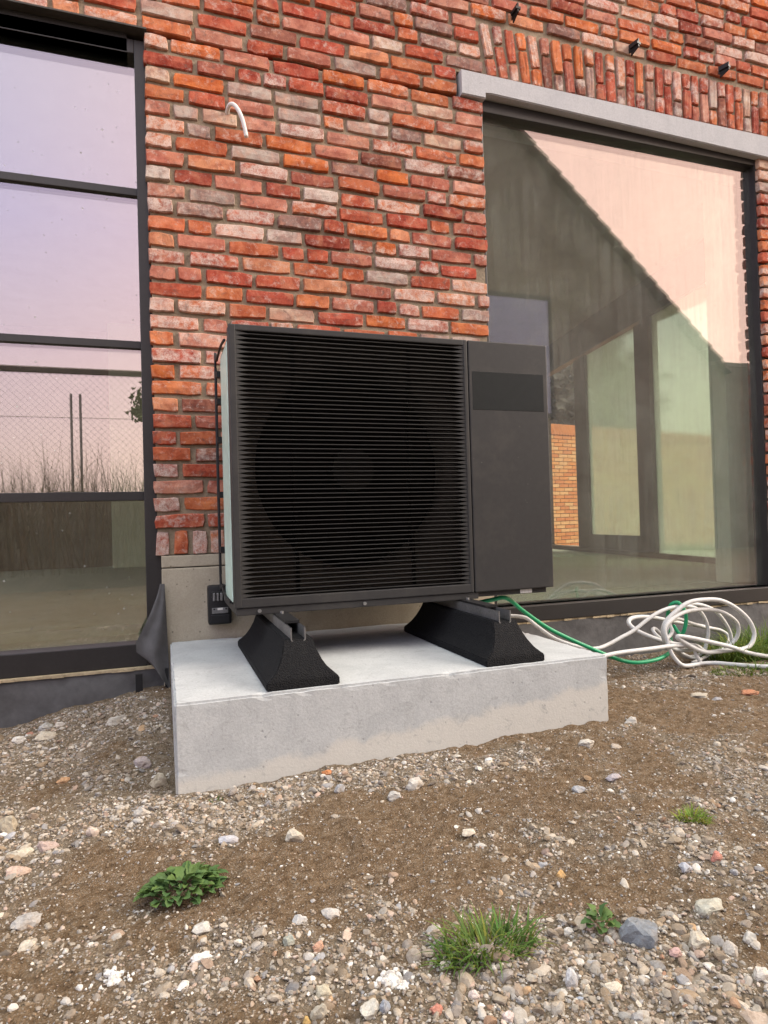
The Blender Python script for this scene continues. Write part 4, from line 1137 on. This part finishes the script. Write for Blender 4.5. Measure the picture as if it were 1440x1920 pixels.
def tree(x, y, z0, zc, r, lab, nleaf=7000, mat='bush'):
    tr = empty('bush_tree', lab, 'tree'); m = MB(); m.tube([(x, y, z0), (x+.03, y, (z0+zc)/2), (x, y, zc)], .05, 7, 3); m.build('trunk', MAT['bark'], tr)
    m = MB()
    for i in range(nleaf):
        d = V_((rng.gauss(0, 1), rng.gauss(0, 1), rng.gauss(0, 1))).normalized(); q = r*rng.random()**.45*(1+.35*mnoise.noise(d*2.3))
        c = V_((x, y, zc))+V_((d.x*q, d.y*q*.8, d.z*q*.8)); a = V_((rng.gauss(0, 1), rng.gauss(0, 1), rng.gauss(0, 1))).normalized(); b = a.orthogonal()
        l = rng.uniform(.016, .04)*max(1, r*2.2); sh = rng.uniform(.6, 1.3)
        m.add([c-a*l, c+b*l*.45, c+a*l, c-b*l*.45], [(0, 1, 2, 3)], (sh, sh, sh))
    m.build('crown', MAT[mat], tr)
tree(-.02, -5.0, -.45, 1.74, .50, 'dark bushy tree mirrored at the right side of the left window')
tree(8.6, 10.6, -.45, 2.9, 2.2, 'added pale tree behind the garden wall, standing in for beige haze', 6000, 'dry')  # added tree: covers the bright sky over the wall in place of beige haze
nh = empty('neighbour_house', 'dark gabled house mirrored in the right window', 'house')
NY = -6.0
gpts = [(.6, -.6), (9.45, -.6), (9.45, 2.98), (5.35, 6.82), (4.5, 7.35), (3.6, 6.7), (.6, 3.2)]
bm = bmesh.new(); fv = [bm.verts.new((a, NY, b)) for a, b in gpts]; fc = bm.faces.new(fv)
ex = bmesh.ops.extrude_face_region(bm, geom=[fc]); bmesh.ops.translate(bm, vec=(0, -8, 0), verts=[q for q in ex['geom'] if isinstance(q, bmesh.types.BMVert)])
bmesh.ops.recalc_face_normals(bm, faces=bm.faces)
lm = bpy.data.meshes.new('wall'); bm.to_mesh(lm); bm.free(); lm.materials.append(MAT['darkbrick'])
o = bpy.data.objects.new('wall', lm); col.objects.link(o); o.parent = nh
m = MB()                                                            # stepped tile edges along the verge
p0, p1 = V_((4.5, 0, 7.42)), V_((9.75, 0, 2.80)); nT = 22
dv = (p1-p0); dl = dv.normalized(); up_ = V_((-dl.z, 0, dl.x)); up_ = up_ if up_.z > 0 else -up_
for k in range(nT):
    c = p0+dv*((k+.5)/nT)+up_*.05; m.obox((c.x, NY-3.95, c.z), (dl*1.0+up_*.10).normalized(), (0, 1, 0), (up_-dl*.10).normalized(), (dv.length/nT*.56, 4.12, .030))
p0, p1 = V_((4.5, 0, 7.42)), V_((.3, 0, 2.9)); dv = (p1-p0); dl = dv.normalized(); up_ = V_((dl.z, 0, -dl.x)); up_ = up_ if up_.z > 0 else -up_
for k in range(nT):
    c = p0+dv*((k+.5)/nT)+up_*.05; m.obox((c.x, NY-3.95, c.z), dl, (0, 1, 0), up_, (dv.length/nT*.56, 4.12, .030))
m.build('roof', MAT['roof'], nh)
m = MB(); m.box((9.46, NY-4, -.6), (12.5, NY+.02, 2.96)); m.box((9.40, NY-4.05, 2.962), (12.6, NY+.06, 3.04)); m.build('annex', MAT['darkbrick'], nh)
t = NT('painted_sky_pane'); t.bsdf((.30, .32, .42), .12, None, 0, .6); MAT['nhpane'] = t.m  # pale blue of a reflected sky put into the pane's base colour
m = MB(); m.box((4.72, NY+.004, 1.9), (6.05, NY+.03, 3.95)); w_ = m.build('window', MAT['frame'], nh)
m = MB(); m.box((4.80, NY+.031, 1.98), (5.97, NY+.036, 3.87)); m.build('pane', MAT['nhpane'], w_)
